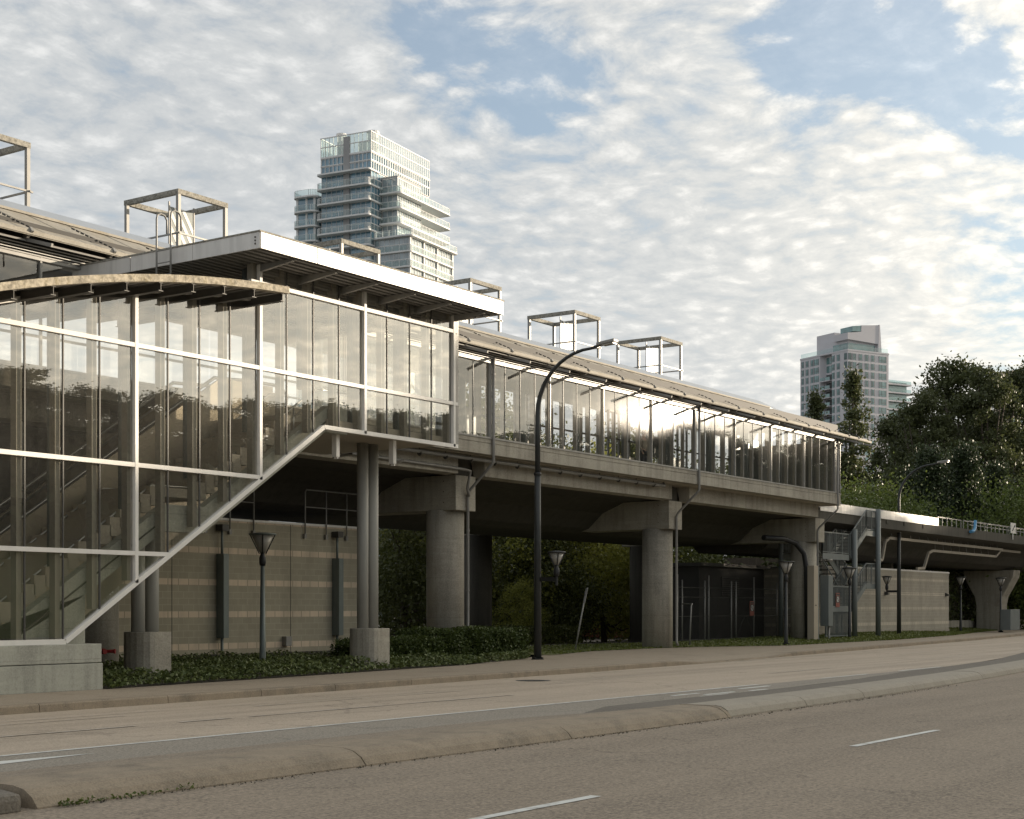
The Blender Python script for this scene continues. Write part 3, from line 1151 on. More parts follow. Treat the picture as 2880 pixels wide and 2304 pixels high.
# white frame
m = MB()
p = [(5, .97), (19.6, .97), (27.2, 5.95), (XR + .16, 5.95)]
for (xa, za), (xb, zb) in zip(p, p[1:]):
    m.bar((xa - .0, YB - .02, za), (xb, YB - .02, zb), .12, .10, up=(0, 0, 1))
m.build('bottom_rail', WHITE, bay)
for z, xa, xb in ((2.77, 5, 22.3), (4.60, 5, 25.08), (7.08, 5, XR + .16), (9.0, 24.75, XR + .16)):
    MB().box(xa, xb, YB - .075, YB + .02, z - .045, z + .045).build('transom', WHITE, bay)
for a in BX:
    MB().box(a - .042, a + .042, YB - .08, YB + .022, low(a) - (.0 if a < 27 else .02), (arch(a) if a < 25 else 9.42)).build('mullion', WHITE, bay)
for a in cols:
    if a in BX or a < 14.5:
        continue
    MB().box(a - .014, a + .014, YB - .018, YB + .018, low(a), top(a)).build('glazing_joint', DARKST, bay)
for a in cols + [XR]:
    if a < 14.5:
        continue
    MB().box(a - .15, a - .03, YB + .05, YB + .22, low(a) + .05, top(a) + .1).build('post', FIN, bay)
q = xs(9, 25.06, .4)
m = MB()
m.strip([(x, YB - .07, arch(x) - .04) for x in q], [(x, YB - .07, arch(x) + .05) for x in q])
m.strip([(x, YB - .07, arch(x) - .04) for x in q], [(x, YB + .03, arch(x) - .04) for x in q])
m.strip([(x, YB - .07, arch(x) + .05) for x in q], [(x, YB + .03, arch(x) + .05) for x in q])
m.build('arch_frame', WHITE, bay)
# corner closing the bay, tan side wall, clerestory
m = MB()
m.box(XR + .045, XR + .24, YB - .03, YB + .3, 5.93, 9.42)
m.build('corner_post', GALV, bay)
m = MB()
m.quad((XR + .1, YB + .3, 6.0), (XR + .1, YF, 6.0), (XR + .1, YF, 9.42), (XR + .1, YB + .3, 9.42))
m.build('side_window', GLASS, bay)
m = MB()
m.box(25.0, XR + .05, YB + .1, YB + .2, 9.30, 9.42)
m.build('clerestory_head', SOFFIT, bay)
# flat canopy with bright fascia panels, ribbed soffit and outriggers
CX0, CX1, CY0, CY1 = 23.86, 32.98, 23.2, 29.4
can = MB().box(CX0 + .02, CX1 - .02, CY0 + .02, CY1, 9.46, 9.74).build('canopy', SOFFIT, bay)
n = 5
for i in range(n):
    a = CX0 + (CX1 - CX0) * i / n
    MB().box(a + .014, a + (CX1 - CX0) / n - .014, CY0 - .02, CY0 + .015, 9.415, 9.765).build('fascia_panel', FASCIA, can)
m = MB()
for i in range(3):
    m.box(CX0 - .02, CX0 + .015, CY0 + .0 + 2.06 * i, CY0 + 2.05 * (i + 1), 9.415, 9.765)
m.build('fascia_panel', FASCIA, can)
MB().box(CX1 - .015, CX1 + .02, CY0, CY1, 9.415, 9.765).build('fascia_panel', FASCIA, can)
m = MB()
m.box(CX0 - .035, CX1 + .03, CY0 - .035, CY0 + .06, 9.767, 9.80)
m.box(CX0 - .035, CX0 + .06, CY0 + .062, CY1, 9.767, 9.80)
m.build('roof_edge', LICHEN, can)
m = MB()
for i in range(26):
    y = CY0 + .16 + .23 * i
    m.box(CX0 + .05, CX1 - .05, y, y + .07, 9.425, 9.458)
m.build('soffit_ribs', SOFFIT, can)
for i in range(6):
    a = 25.06 + (XR - 25.06) * i / 5
    m = MB()
    m.prism([(a - .04, CY0 + .15, 9.42), (a - .04, YB + .1, 9.42), (a - .04, YB + .1, 9.24), (a - .04, CY0 + .15, 9.37)], (.08, 0, 0))
    m.build('bracket', GALV, can)
m = MB()
for z in (9.52, 9.59, 9.66):
    m.tube([(CX0 - .03, CY0 + .12, z), (CX0 - .015, CY0 + .12, z)], .022, 8)
m.build('bolts', DARKST, can)
# arched roof over the stair
rim = lambda x: 8.65 - .0151 * (26.5 - x) ** 2
q = xs(8.6, 24.85, .35)
ar = MB().strip([(x, 23.45, rim(x) + .145) for x in q], [(x, 29.0, rim(x) + .145) for x in q])
ar.strip([(x, 23.5, rim(x) + .06) for x in q], [(x, 29.0, rim(x) + .06) for x in q])
ar = ar.build('arched_roof', ROOFT, bay)
m = MB()
m.strip([(x, 23.28, rim(x)) for x in q], [(x, 23.28, rim(x) + .15) for x in q])
m.strip([(x, 23.28, rim(x) + .15) for x in q], [(x, 23.48, rim(x) + .155) for x in q])
m.strip([(x, 23.28, rim(x)) for x in q], [(x, 23.48, rim(x)) for x in q])
m.prism([(24.85, 23.28, 8.61), (24.85, 23.48, 8.61), (24.85, 23.48, 8.76), (24.85, 23.28, 8.76)], (.02, 0, 0))
m.build('rim', ARCHRIM, ar)
m = MB()
for x in xs(9, 24.8, .3):
    m.bar((x, 23.5, rim(x) + .04), (x, 28.9, rim(x) + .04), .1, .035)
m.build('roof_ribs', SOFFIT, ar)
for x in [17.65 - .9 * k for k in range(9, 0, -1)] + [17.65 + .886 * k for k in range(9)]:
    if x < 10:
        continue
    z = rim(x) - .015
    m = MB()
    m.box(x - .006, x + .006, 23.36, 28.8, z - .15, z)
    m.box(x - .06, x + .06, 23.36, 28.8, z - .165, z - .15)
    m.box(x - .05, x + .05, 23.36, 28.8, z - .002, z + .008)
    m.build('roof_beam', DARKST, ar)
# steel tubes inside, floor, hangers
for i in range(-1, 8):
    a = 19.78 + 1.822 * i
    m = MB()
    zb = max(.95, 1.6 + .655 * (a - 19.0)) if a < 27.8 else 6.15
    m.tube([(a, 25.0, zb), (a, 25.0, top(a) + .1)], .085, 12)
    m.build('tube_column', STEEL_B, bay, smooth=True)
m = MB()
m.box(27.6, XR + .1, 24.6, YF - .03, 6.0, 6.2)
m.build('landing_floor', FLOOR, bay)
for a in (28.2, 30.4):
    m = MB()
    m.box(a - .04, a + .08, 24.8, 24.95, 5.35, 5.95)
    m.box(a, a + .03, 24.8, 24.92, 5.3, 5.37)
    m.build('hanger', WHITE, bay)
    MB().bar((a, 24.92, 5.34), (a + 2.6, 26.6, 5.75), .06, .05).build('hanger_brace', CONC_SHADE, bay)

# staircase and escalator inside
st = thing('staircase', 'concrete stair with steel handrails rising behind the front glazing', 'staircase', (19, 25, 0))
SLO = .655
sz = lambda x: 1.60 + SLO * (x - 19.0)               # top line of the outer stringer, first flight
m = MB()
yA, yB = 24.66, 24.9
m.prism([(14.9, yA, .3), (16.6, yA, .05), (20.35, yA, .9), (20.35, yA, 1.9), (22.45, yA, 3.28), (23.6, yA, 3.28), (27.6, yA, 5.9), (28.4, yA, 5.9), (28.4, yA, 6.55), (27.75, yA, 6.55), (23.62, yA, 3.86), (22.5, yA, 3.86), (16.4, yA, sz(16.4)), (14.9, yA, .9)], (0, yB - yA, 0))
m.build('stringer', CONC_G, st)
m = MB()
m.bar((16.4, 24.65, sz(16.4) - .33), (22.4, 24.65, sz(22.4) - .33), .02, .03)
m.bar((23.65, 24.65, 3.55), (27.7, 24.65, 6.2), .02, .03)
m.build('stringer_groove', CONC_SHADE, st)
m = MB()
x, z = 16.3, .15
k = 0
while z < 6.1:
    run, ris = .272, .178
    if 22.5 < x < 23.5:
        m.box(x, 23.62, 24.9, 26.75, z - .2, z)
        x = 23.62
    m.box(x, x + run + .02, 24.9, 26.75, z - .22, z + ris)
    x += run
    z += ris
m.build('steps', FLOOR, st)
for y, off in ((25.05, 0), (26.6, .0)):
    m = MB()
    m.tube([(16.4, y, sz(16.4) + .42), (22.45, y, sz(22.45) + .42), (23.6, y, 4.3), (27.7, y, 6.98), (28.8, y, 6.98)], .024, 8)
    m.tube([(16.4, y, sz(16.4) + .22), (22.45, y, sz(22.45) + .22), (23.6, y, 4.05), (27.7, y, 6.73)], .012, 6)
    for xx in (17.2, 18.6, 20.0, 21.4, 22.9, 24.2, 25.5, 26.9):
        zz_ = (sz(xx) if xx < 22.5 else (3.86 if xx < 23.6 else 3.86 + SLO * (xx - 23.6)))
        m.tube([(xx, y, zz_ - .4), (xx, y, zz_ + .42)], .02, 8)
    m.build('handrail', STAINL, st, smooth=True)
m = MB()
m.prism([(16.2, 26.78, 0), (20, 26.78, 0), (28.0, 26.78, 5.6), (28.0, 26.78, 7.2), (26.2, 26.78, 7.2), (15.8, 26.78, .5)], (0, .06, 0))
m.build('inner_wall', ESCAL, st)

es = thing('escalator', 'dark sided escalator with steel balustrade climbing beside the stair', 'escalator', (21, 27, 0))
el = lambda x: 4.97 + SLO * (x - 22.75)
m = MB()
m.prism([(14.6, 26.95, -.1), (17.5, 26.95, -.1), (27.4, 26.95, 5.9), (28.9, 26.95, 5.9), (28.9, 26.95, 6.35), (27.0, 26.95, 6.35), (16.0, 26.95, .25), (14.6, 26.95, .2)], (0, 1.5, 0))
m.build('truss', ESCAL, es)
for y in (26.98, 28.42):
    m = MB()
    m.prism([(15.3, y, .3), (17, y, .6), (26.6, y, el(26.6) - .9), (27.4, y, 6.45), (28.6, y, 6.45), (28.6, y, 7.1), (26.4, y, 7.12), (16.1, y, el(16.1) - .16)], (0, .05, 0))
    m.build('balustrade', ESCAL, es)
    m = MB()
    rp = [(15.5, .35), (15.35, .6), (15.6, .95), (16.0, el(16.0) - .02)] + [(x, el(x)) for x in (17, 19, 21, 23, 25, 26.2)] + [(26.8, 7.26), (27.4, 7.3), (28.5, 7.3), (28.75, 7.1), (28.7, 6.8)]
    m.tube([(x, y + .025, z) for x, z in rp], .045, 8)
    m.build('handrail', STAINL, es, smooth=True)
    m = MB()
    m.bar((16.4, y - .01, el(16.4) - .28), (26.3, y - .01, el(26.3) - .28), .03, .05)
    m.bar((16.8, y - .01, el(16.8) - .62), (26.6, y - .01, el(26.6) - .62), .03, .03)
    m.build('skirt_trim', STAINL, es)

# ------------------------------------------------------------------ roof cages
def cage(loc):
    root = thing('roof_cage', 'open steel cage', 'roof cage', loc)
    w, d, h = 1.82, 2.15, 1.72
    for x in (0, w):
        for y in (0, d):
            MB().box(x - .05, x + .05, y - .05, y + .05, -.12, h).build('cage_post', GALV, root, local=True)
    m = MB()
    for y in (0, d):
        m.box(-.06, w + .06, y - .06, y + .06, h, h + .14)
    for x in (0, w):
        m.box(x - .06, x + .06, .062, d - .062, h, h + .14)
    m.build('top_frame', LICHEN, root, local=True)
    m = MB()
    for z in (.62, .08):
        for y in (-.03, d + .03):
            m.bar((-.12, y, z), (w + .14, y, z), .045, .045)
        for x in (-.03, w + .03):
            m.bar((x, -.1, z), (x, d + .1, z), .045, .045)
    m.build('guard_rail', GALV, root, local=True)
    # slanted-stripe panel standing across the middle
    m = MB()
    m.box(.62, .66, d * .5 - .02, d * .5 + .02, -.1, h + .1)
    m.box(1.58, 1.62, d * .5 - .02, d * .5 + .02, -.1, h + .1)
    m.build('panel_post', GALV, root, local=True)
    pa = MB().box(.66, 1.58, d * .5 - .006, d * .5 + .006, -.05, h - .04).build('striped_panel', STEEL_B, root, local=True)
    m = MB()
    a, b, z0, z1, y = .67, 1.57, -.04, h - .05, d * .5 - .012
    sl = 1.5
    k = -1.2
    while k < 2.4:
        pts = []
        for (px, pz) in ((a, k + 0), (b, k - sl * (b - a)), (b, k - sl * (b - a) + .21), (a, k + .21)):
            pts.append((px, y, pz))
        # clip to the panel rectangle
        def clip(pl, f):
            out = []
            for i in range(len(pl)):
                p_, q_ = pl[i], pl[(i + 1) % len(pl)]
                fp, fq = f(p_), f(q_)
                if fp >= 0:
                    out.append(p_)
                if fp * fq < 0:
                    t = fp / (fp - fq)
                    out.append(tuple(p_[j] + (q_[j] - p_[j]) * t for j in range(3)))
            return out
        pts = clip(pts, lambda v: v[2] - z0)
        if pts:
            pts = clip(pts, lambda v: z1 - v[2])
        if len(pts) > 2:
            m.poly(pts)
        k += .44
    m.build('white_stripes', WHITE, pa, local=True)
    return root


lab = ['open steel roof cage cut by the left edge of the photo', 'open steel roof cage with striped panel beside the roof ladder', 'open steel roof cage half hidden behind the bright canopy, below the balconied tower',
       'open steel roof cage at the right tip of the bright canopy', 'open steel roof cage above the arm of the nearer tall street light', 'rightmost open steel roof cage, with bare sky behind it']
c0 = cage((22.92, 32.2, 11.62))
c0['label'] = lab[0]
c0['group'] = 'steel cages along the station roof'
for i in range(1, 6):
    c_ = copy_tree(c0)
    c_.location = (22.92 + 6.94 * i, 32.2, 11.62 - .02 * i)
    c_['label'] = lab[i]

# ladder up to the canopy
ld = thing('roof_ladder', 'hooked steel ladder leaning over the canopy edge', 'ladder', (23.6, 26, 8.6))
for y in (25.72, 26.18):
    m = MB()
    m.tube([(23.62, y, 8.7), (23.62, y, 9.75), (23.62, y, 10.42), (23.64, y, 10.52), (23.74, y, 10.57), (23.86, y, 10.55), (23.93, y, 10.45), (23.93, y, 10.15)], .022, 8)
    m.build('stile', GALV, ld, smooth=True)
m = MB()
for z in (8.85, 9.13, 9.41, 9.69):
    m.tube([(23.62, 25.72, z), (23.62, 26.18, z)], .013, 6)
m.build('rungs', GALV, ld)

# ------------------------------------------------------------------ twin columns on their blocks
def twin(x0, y0, label):
    root = thing('twin_column', label, 'column', (x0, y0, 0), 0, 'paired round columns under the stair hall')
    for s in (-1, 1):
        a = x0 + .205 * s
        zt = low(a) - .06 if a < 27.4 else 6.0
        m = MB()
        m.tube([(a, y0, 1.0), (a, y0, zt)], .152, 24)
        m.build('column', COLM, root, smooth=True)
    m = MB()
    pts = []
    for i in range(9):
        t = math.pi / 2 + math.pi * i / 8
        pts.append((x0 - .12 + .30 * math.cos(t), y0 + .46 * math.sin(t), -.2))
    pts += [(x0 + .36, y0 - .46, -.2), (x0 + .36, y0 + .46, -.2)]
    m.prism(pts, (0, 0, 1.3))
    m.build('base_block', CONC, root, bevel=.012)


twin(23.30, 26.2, 'paired short columns on a concrete block by the stone plinth')
twin(31.0, 26.2, 'paired tall columns on a concrete block by the low hedge')

# ------------------------------------------------------------------ piers
def pier(x, y0, y1, label, rear=True):
    root = thing('concrete_pier', label, 'pier', (x, y0, 0), 0, 'concrete piers carrying the station')
    m = MB()
    m.tube([(x, y0, -.25), (x, y0, 4.9)], .635, 40)
    m.build('column', CONC, root, smooth=True)
    if rear:
        m = MB()
        m.tube([(x, y1, -.4), (x, y1, 4.9)], .635, 32)
        m.build('column', CONC_SHADE, root, smooth=True)
    m = MB()
    m.box(x - .55, x + .55, y0 - .86, y1 + .9, 4.88, 6.04)
    m.build('cap_beam', CONC, root, bevel=.015)
    m = MB()
    m.box(x - .42, x + .42, y0 - .7, y0 + .1, 6.042, 6.62)
    m.build('bearing_block', CONC_SHADE, root)
    m = MB()
    for z in (5.15, 5.5, 5.85):
        m.tube([(x - .556, y0 - .35, z), (x - .545, y0 - .35, z)], .02, 8)
    m.build('tie_holes', DARKIN, root)
    return root


pier(25.85, 31.0, 40.2, 'concrete pier with a 7-4 number plate behind the plinth')
pier(40.7, 31.0, 40.2, 'round concrete pier with cap rising behind the clipped hedge')
pier(55.2, 31.0, 40.2, 'round concrete pier right of the leaning post, at the edge of the lawn')
pier(69.9, 31.0, 40.2, 'round concrete pier between the tan cabinet and the steel escape stair')


def text(name, s_, loc, size, m, parent=None, rz=0.0, ext=.002):
    c_ = bpy.data.curves.new(name, 'FONT')
    c_.body = s_
    c_.size = size
    c_.align_x = 'CENTER'
    c_.align_y = 'CENTER'
    c_.extrude = ext
    o = bpy.data.objects.new(name, c_)
    COL.objects.link(o)
    o.rotation_euler = (R(90), 0, rz)
    o.location = Vector(loc) - org(parent)
    if parent:
        o.parent = parent
    c_.materials.append(m)
    bpy.context.view_layer.update()
    me = bpy.data.meshes.new_from_object(o.evaluated_get(bpy.context.evaluated_depsgraph_get()))
    q = bpy.data.objects.new(name, me)
    COL.objects.link(q)
    q.rotation_euler, q.location, q.parent = o.rotation_euler, o.location, o.parent
    bpy.data.objects.remove(o)
    return q


# number plate strapped to the first pier, facing the road
pn = thing('number_plate', 'pale plate reading 7-4 on the concrete pier', 'number plate', (25.75, 30.32, 3.0))
m = MB()
m.box(25.42, 25.90, 30.30, 30.33, 2.02, 2.40)
m.box(25.46, 25.56, 30.302, 30.33, 1.96, 2.02)
m.box(25.64, 25.82, 30.302, 30.33, 1.97, 2.02)
m.build('plate', SIGNW, pn)
text('number', '7-4', (25.66, 30.296, 2.21), .33, SIGNK, pn)
# red hose connection
hc = thing('hose_connection', 'red fire hose connection with two outlets on the pier foot', 'hose connection', (25.9, 30.3, .8))
m = MB()
m.tube([(25.45, 30.36, .55), (25.45, 30.1, .55)], .07, 12)
m.build('body', RED, hc, smooth=True)
for x in (25.37, 25.57):
    m = MB()
    m.tube([(25.45, 30.16, .55), (x, 30.06, .55), (x + (.06 if x > 25.45 else -.04), 29.96, .55)], [.045, .042, .05], 12)
    m.tube([(x + (.06 if x > 25.45 else -.04), 29.96, .55), (x + (.08 if x > 25.45 else -.05), 29.93, .55)], .062, 12)
    m.build('outlet', RED, hc, smooth=True)

# downspouts and suspended pipes
def spout(x, label):
    root = thing('downspout', label, 'downspout', (x, 29.0, 0), 0, 'steel downspouts on the platform face')
    m = MB()
    m.tube([(x, 29.02, 9.95), (x, 29.02, 6.45), (x, 29.1, 6.35), (x, 30.0, 5.55), (x, 30.07, 5.4), (x, 30.07, .25), (x, 30.0, .1)], .05, 10)
    m.build('pipe', GALV, root, smooth=True)
    m = MB()
    for y, z in ((29.02, 9.3), (29.02, 7.0), (30.07, 4.2), (30.07, 2.2), (30.07, .9)):
        m.tube([(x, y, z), (x, y, z + .05)], .062, 10)
    m.build('collars', GALV, root)


spout(40.72, 'steel downspout running down beside the hedge pier')
spout(55.15, 'steel downspout running down beside the pier at the lawn edge')
spout(69.45, 'steel downspout beside the pier next to the escape stair')
dp = MB().tube([(24.5, 29.5, 9.95), (24.5, 29.5, 8.6)], .05, 10).build('downspout', GALV, smooth=True)
tag(dp, 'short downspout under the roof eave above the arched rim', 'downspout')
pp = thing('drain_pipe', 'long dark pipe hung under the platform beam, ending past the first pier', 'pipe', (40, 29.5, 6.5))
MB().tube([(27.0, 29.55, 6.58), (53.2, 29.55, 6.52), (53.2, 29.62, 6.62)], .07, 10).build('pipe', GALV, pp, smooth=True)
m = MB()
x = 28.0
while x < 53:
    m.tube([(x, 29.55, 6.49), (x + .04, 29.55, 6.49)], .085, 8)
    m.box(x, x + .02, 29.54, 29.56, 6.55, 6.68)
    x += 1.35
m.build('pipe_hangers', DARKST, pp)
pp = thing('drain_pipe', 'thin grey pipe under the girder ending at the hedge pier', 'pipe', (35, 29.8, 6.2))
MB().tube([(26.0, 29.82, 6.32), (40.2, 29.82, 6.2), (40.55, 29.84, 6.18), (40.6, 30.0, 5.6), (40.7, 30.0, 5.35)], .05, 10).build('pipe', GALV, pp, smooth=True)

# person waiting on the platform
def skin_person(loc, label):
    root = thing('person', label, 'person', loc)
    J = {'pel': (0, 0, .95, .15, .11), 'wai': (0, 0, 1.1, .14, .10), 'che': (0, .0, 1.32, .17, .115), 'nec': (0, .0, 1.48, .06, .06), 'hea': (0, -.03, 1.62, .085, .10), 'top': (0, -.02, 1.72, .07, .085)}
    for s in (-1, 1):
        J['hip%d' % s] = (.10 * s, 0, .88, .10, .10)
        J['kne%d' % s] = (.12 * s, -.02, .48, .065, .068)
        J['ank%d' % s] = (.13 * s, .02, .09, .045, .05)
        J['toe%d' % s] = (.15 * s, -.14, .04, .04, .035)
        J['sho%d' % s] = (.19 * s, 0, 1.40, .065, .065)
        J['elb%d' % s] = (.27 * s, .02, 1.12, .045, .045)
        J['wri%d' % s] = (.25 * s, -.10, .88, .032, .03)
        J['han%d' % s] = (.24 * s, -.14, .79, .03, .036)
    E_ = [('pel', 'wai'), ('wai', 'che'), ('che', 'nec'), ('nec', 'hea'), ('hea', 'top')]
    for s in (-1, 1):
        E_ += [('pel', 'hip%d' % s), ('hip%d' % s, 'kne%d' % s), ('kne%d' % s, 'ank%d' % s), ('ank%d' % s, 'toe%d' % s), ('che', 'sho%d' % s), ('sho%d' % s, 'elb%d' % s), ('elb%d' % s, 'wri%d' % s), ('wri%d' % s, 'han%d' % s)]

    def grow(name, keys, edges, m, sc=1.0):
        me = bpy.data.meshes.new(name)
        ks = list(keys)
        me.from_pydata([J[k][:3] for k in ks], [(ks.index(a), ks.index(b)) for a, b in edges], [])
        o = bpy.data.objects.new(name, me)
        COL.objects.link(o)
        o.parent = root
        md = o.modifiers.new('skin', 'SKIN')
        for i, k in enumerate(ks):
            me.skin_vertices[0].data[i].radius = (J[k][3] * sc, J[k][4] * sc)
        me.skin_vertices[0].data[0].use_root = True
        o.modifiers.new('sub', 'SUBSURF').render_levels = 2
        me.materials.append(m)
        return o

    grow('body', J, E_, SKIN)
    tops = ['che', 'wai', 'pel', 'sho1', 'elb1', 'wri1', 'sho-1', 'elb-1', 'wri-1']
    grow('shirt', tops, [e for e in E_ if e[0] in tops and e[1] in tops], SHIRT, 1.14)
    legs = ['pel', 'hip1', 'kne1', 'ank1', 'hip-1', 'kne-1', 'ank-1']
    grow('trousers', legs, [e for e in E_ if e[0] in legs and e[1] in legs], TROUS, 1.16)
    h_ = MB().lathe((0, -.005, 1.66), [(.085, -.06), (.10, .0), (.095, .06), (.06, .10), (.01, .115)], 14).build('hair', HAIR, root, smooth=True, local=True)
    return root


skin_person((53.0, 30.4, 6.98), 'person in a tan top and dark trousers standing behind the platform glass')

# ------------------------------------------------------------------ banded block buildings
ub = thing('utility_building', 'long low block building with pale bands under the station', 'utility building', (30, 33, 0))
MB().box(18, 39.4, 33.0, 39.5, -.2, 4.26).build('wall', BLOCK, ub)
m = MB()
m.box(17.97, 39.43, 32.975, 33.2, 4.262, 4.33)
m.box(39.25, 39.44, 33.202, 39.5, 4.262, 4.33)
m.box(18, 39.3, 33.2, 39.4, 4.2, 4.27)
m.build('coping', WHITE, ub)
MB().box(18, 39.42, 32.985, 33.05, -.2, .26).build('footing', CONC_SHADE, ub)
for x in (30.35, 35.3):
    MB().box(x - .008, x + .008, 32.993, 33.02, .26, 4.25).build('control_joint', DARKIN, ub)


def guard(x0, x1, label, step):
    root = thing('guard_rail', label, 'railing', (x0, 33, 4.3))
    m = MB()
    m.tube([(x0, 32.93, 3.85), (x0, 32.93, 5.32), (x0 + .06, 32.93, 5.4), (x1 - .06, 32.93, 5.4), (x1, 32.93, 5.32), (x1, 32.93, 3.85)], .024, 8)
    m.build('top_rail', GALV, root, smooth=True)
    MB().tube([(x0, 32.93, 4.85), (x1, 32.93, 4.85)], .02, 8).build('mid_rail', GALV, root)
    x = x0 + step
    while x < x1 - .3:
        MB().tube([(x, 32.93, 3.85), (x, 32.93, 5.4)], .022, 8).build('rail_post', GALV, root, smooth=True)
        x += step
    x = x0
    while x < x1 + .1:
        MB().box(x - .05, x + .05, 32.9, 32.99, 3.85, 4.0).build('bracket', GALV, root)
        x += step


guard(31.6, 33.6, 'short pipe railing on the block roof beside the stair hall underside', 1.0)
guard(35.9, 39.2, 'longer pipe railing on the block roof left of the tall twin columns', 1.0)


def duct(x, label):
    root = thing('cable_duct', label, 'cable duct', (x, 33, 0), 0, 'boxed ducts on the block wall')
    m = MB()
    m.box(x - .11, x + .11, 32.68, 32.99, .75, 3.25)
    m.build('casing', LAMPPOLE, root, bevel=.01)
    m = MB()
    m.tube([(x, 32.86, 3.25), (x, 32.86, 3.95)], .04, 8)
    m.tube([(x, 32.86, .75), (x, 32.86, -.1)], .045, 8)
    m.build('conduit', LAMPPOLE, root, smooth=True)
    MB().box(x - .13, x + .13, 32.7, 32.99, 3.93, 4.12).build('junction_box', DARKST, root)


duct(32.2, 'boxed cable duct on the block wall left of the green grey lamp')
duct(37.35, 'boxed cable duct on the block wall beside the tall twin columns')
jb = MB().box(34.9, 35.15, 32.8, 32.99, .45, .75).build('junction_box', GALV, bevel=.01)
tag(jb, 'small grey junction box low on the block wall above the ivy', 'junction box')

rb = thing('utility_building', 'pale block building with faint bands on the lawn by the escape stair', 'utility building', (88, 33, 0))
BLOCK2 = blockmat('banded_block_pale', (.36, .325, .265), (.58, .51, .41), .62, .9)
MB().box(76.0, 97.24, 33.0, 39.6, -.2, 3.88).build('wall', BLOCK2, rb)
m = MB()
m.box(75.97, 97.27, 32.97, 33.25, 3.882, 3.98)
m.box(97.0, 97.28, 33.252, 39.6, 3.882, 3.98)
m.box(76, 97, 33.2, 39.5, 3.8, 3.89)
m.build('coping', WHITE, rb)
MB().box(76, 97.25, 32.96, 33.02, .1, .30).build('footing', KERB2, rb)
for x in (86.0, 96.6):
    MB().prism([(x - .12, 32.99, 2.62), (x - .12, 32.75, 2.5), (x - .12, 32.75, 2.44), (x - .12, 32.99, 2.4)], (.24, 0, 0)).build('wall_light', DARKST, rb)
for x in (84.6, 89.4, 92.3):
    MB().box(x, x + .35, 35.0, 35.6, 3.98, 4.6).build('roof_pedestal', TANBOX, rb)

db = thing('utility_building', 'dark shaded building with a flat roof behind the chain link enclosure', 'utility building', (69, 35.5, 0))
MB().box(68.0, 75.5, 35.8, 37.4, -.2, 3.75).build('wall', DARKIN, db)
MB().box(67.7, 75.7, 35.5, 37.6, 3.752, 3.92).build('roof', DARKST, db)
m = MB()
for i in range(9):
    m.box(70.4, 72.4, 35.74, 35.79, 2.3 + .11 * i, 2.36 + .11 * i)
m.build('louvre_vent', DARKST, db)
m = MB()
m.box(68.6, 69.9, 35.76, 35.81, 0, 2.2)
m.build('door', BLACK, db)

fe = thing('chainlink_fence', 'dark chain link enclosure with gates in the shade under the station', 'fence', (68, 33.7, 0))
fx = [61.9, 62.35, 64.6, 65.0, 67.4, 67.9, 69.9, 72.6, 73.6, 74.6]
for i, x in enumerate(fx):
    MB().tube([(x, 33.7, 0), (x, 33.7, 2.95 if i % 3 else 3.2)], .035, 8).build('fence_post', GALV, fe, smooth=True)
m = MB()
for z in (.15, 1.25, 2.15, 2.6):
    m.tube([(62, 33.7, z), (74.6, 33.7, z)], .02, 6)
m.bar((67.95, 33.7, .2), (68.8, 33.7, 1.2), .03, .03)
m.bar((69.85, 33.7, .2), (69.0, 33.7, 1.2), .03, .03)
m.build('fence_rail', CHAIN, fe)
m = MB()
k = 0
x = 61.9
while x < 74.6:
    m.bar((x, 33.71, .1), (min(74.6, x + 2.55), 33.71, .1 + min(2.55, 74.6 - x)), .006, .006)
    m.bar((min(74.6, x + 2.55), 33.715, .1), (max(x, min(74.6, x + 2.55) - 2.55), 33.715, .1 + min(2.55, 74.6 - x)), .006, .006)
    x += .17
mesh_ = m.build('fence_mesh', CHAIN, fe)


def warn(x, y, z, s, label, rz=0.0):
    """prohibition sign: red-framed plate, black square with a struck ring"""
    root = thing('warning_sign', label, 'warning sign', (x, y, z), rz, 'no trespassing plates on the fences')
    m = MB()
    m.box(-.3 * s, .3 * s, -.006, .006, -.45 * s, .45 * s)
    m.build('plate', SIGNR, root, local=True)
    m = MB()
    m.box(-.255 * s, .255 * s, -.011, -.007, .30 * s, .40 * s)
    m.box(-.255 * s, .255 * s, -.011, -.007, -.17 * s, .255 * s)
    m.build('panel', SIGNK, root, local=True)
    m = MB()
    n = 20
    for i in range(n):
        t, u = 2 * math.pi * i / n, 2 * math.pi * (i + 1) / n
        f = lambda q, r: (r * s * math.cos(q), -.014, .04 * s + r * s * math.sin(q))
        m.quad(f(t, .13), f(u, .13), f(u, .175), f(t, .175))
    m.bar((-.1 * s, -.015, -.07 * s), (.1 * s, -.015, .15 * s), .004, .04 * s, up=(0, 1, 0))
    m.quad((-.12 * s, -.0145, -.055 * s), (-.085 * s, -.0145, -.09 * s), (.12 * s, -.0145, .135 * s), (.085 * s, -.0145, .17 * s))
    m.build('symbol', SIGNW, root, local=True)
    return root


warn(69.6, 33.66, 1.62, .8, 'red and black warning plate on the dark chain link gate')

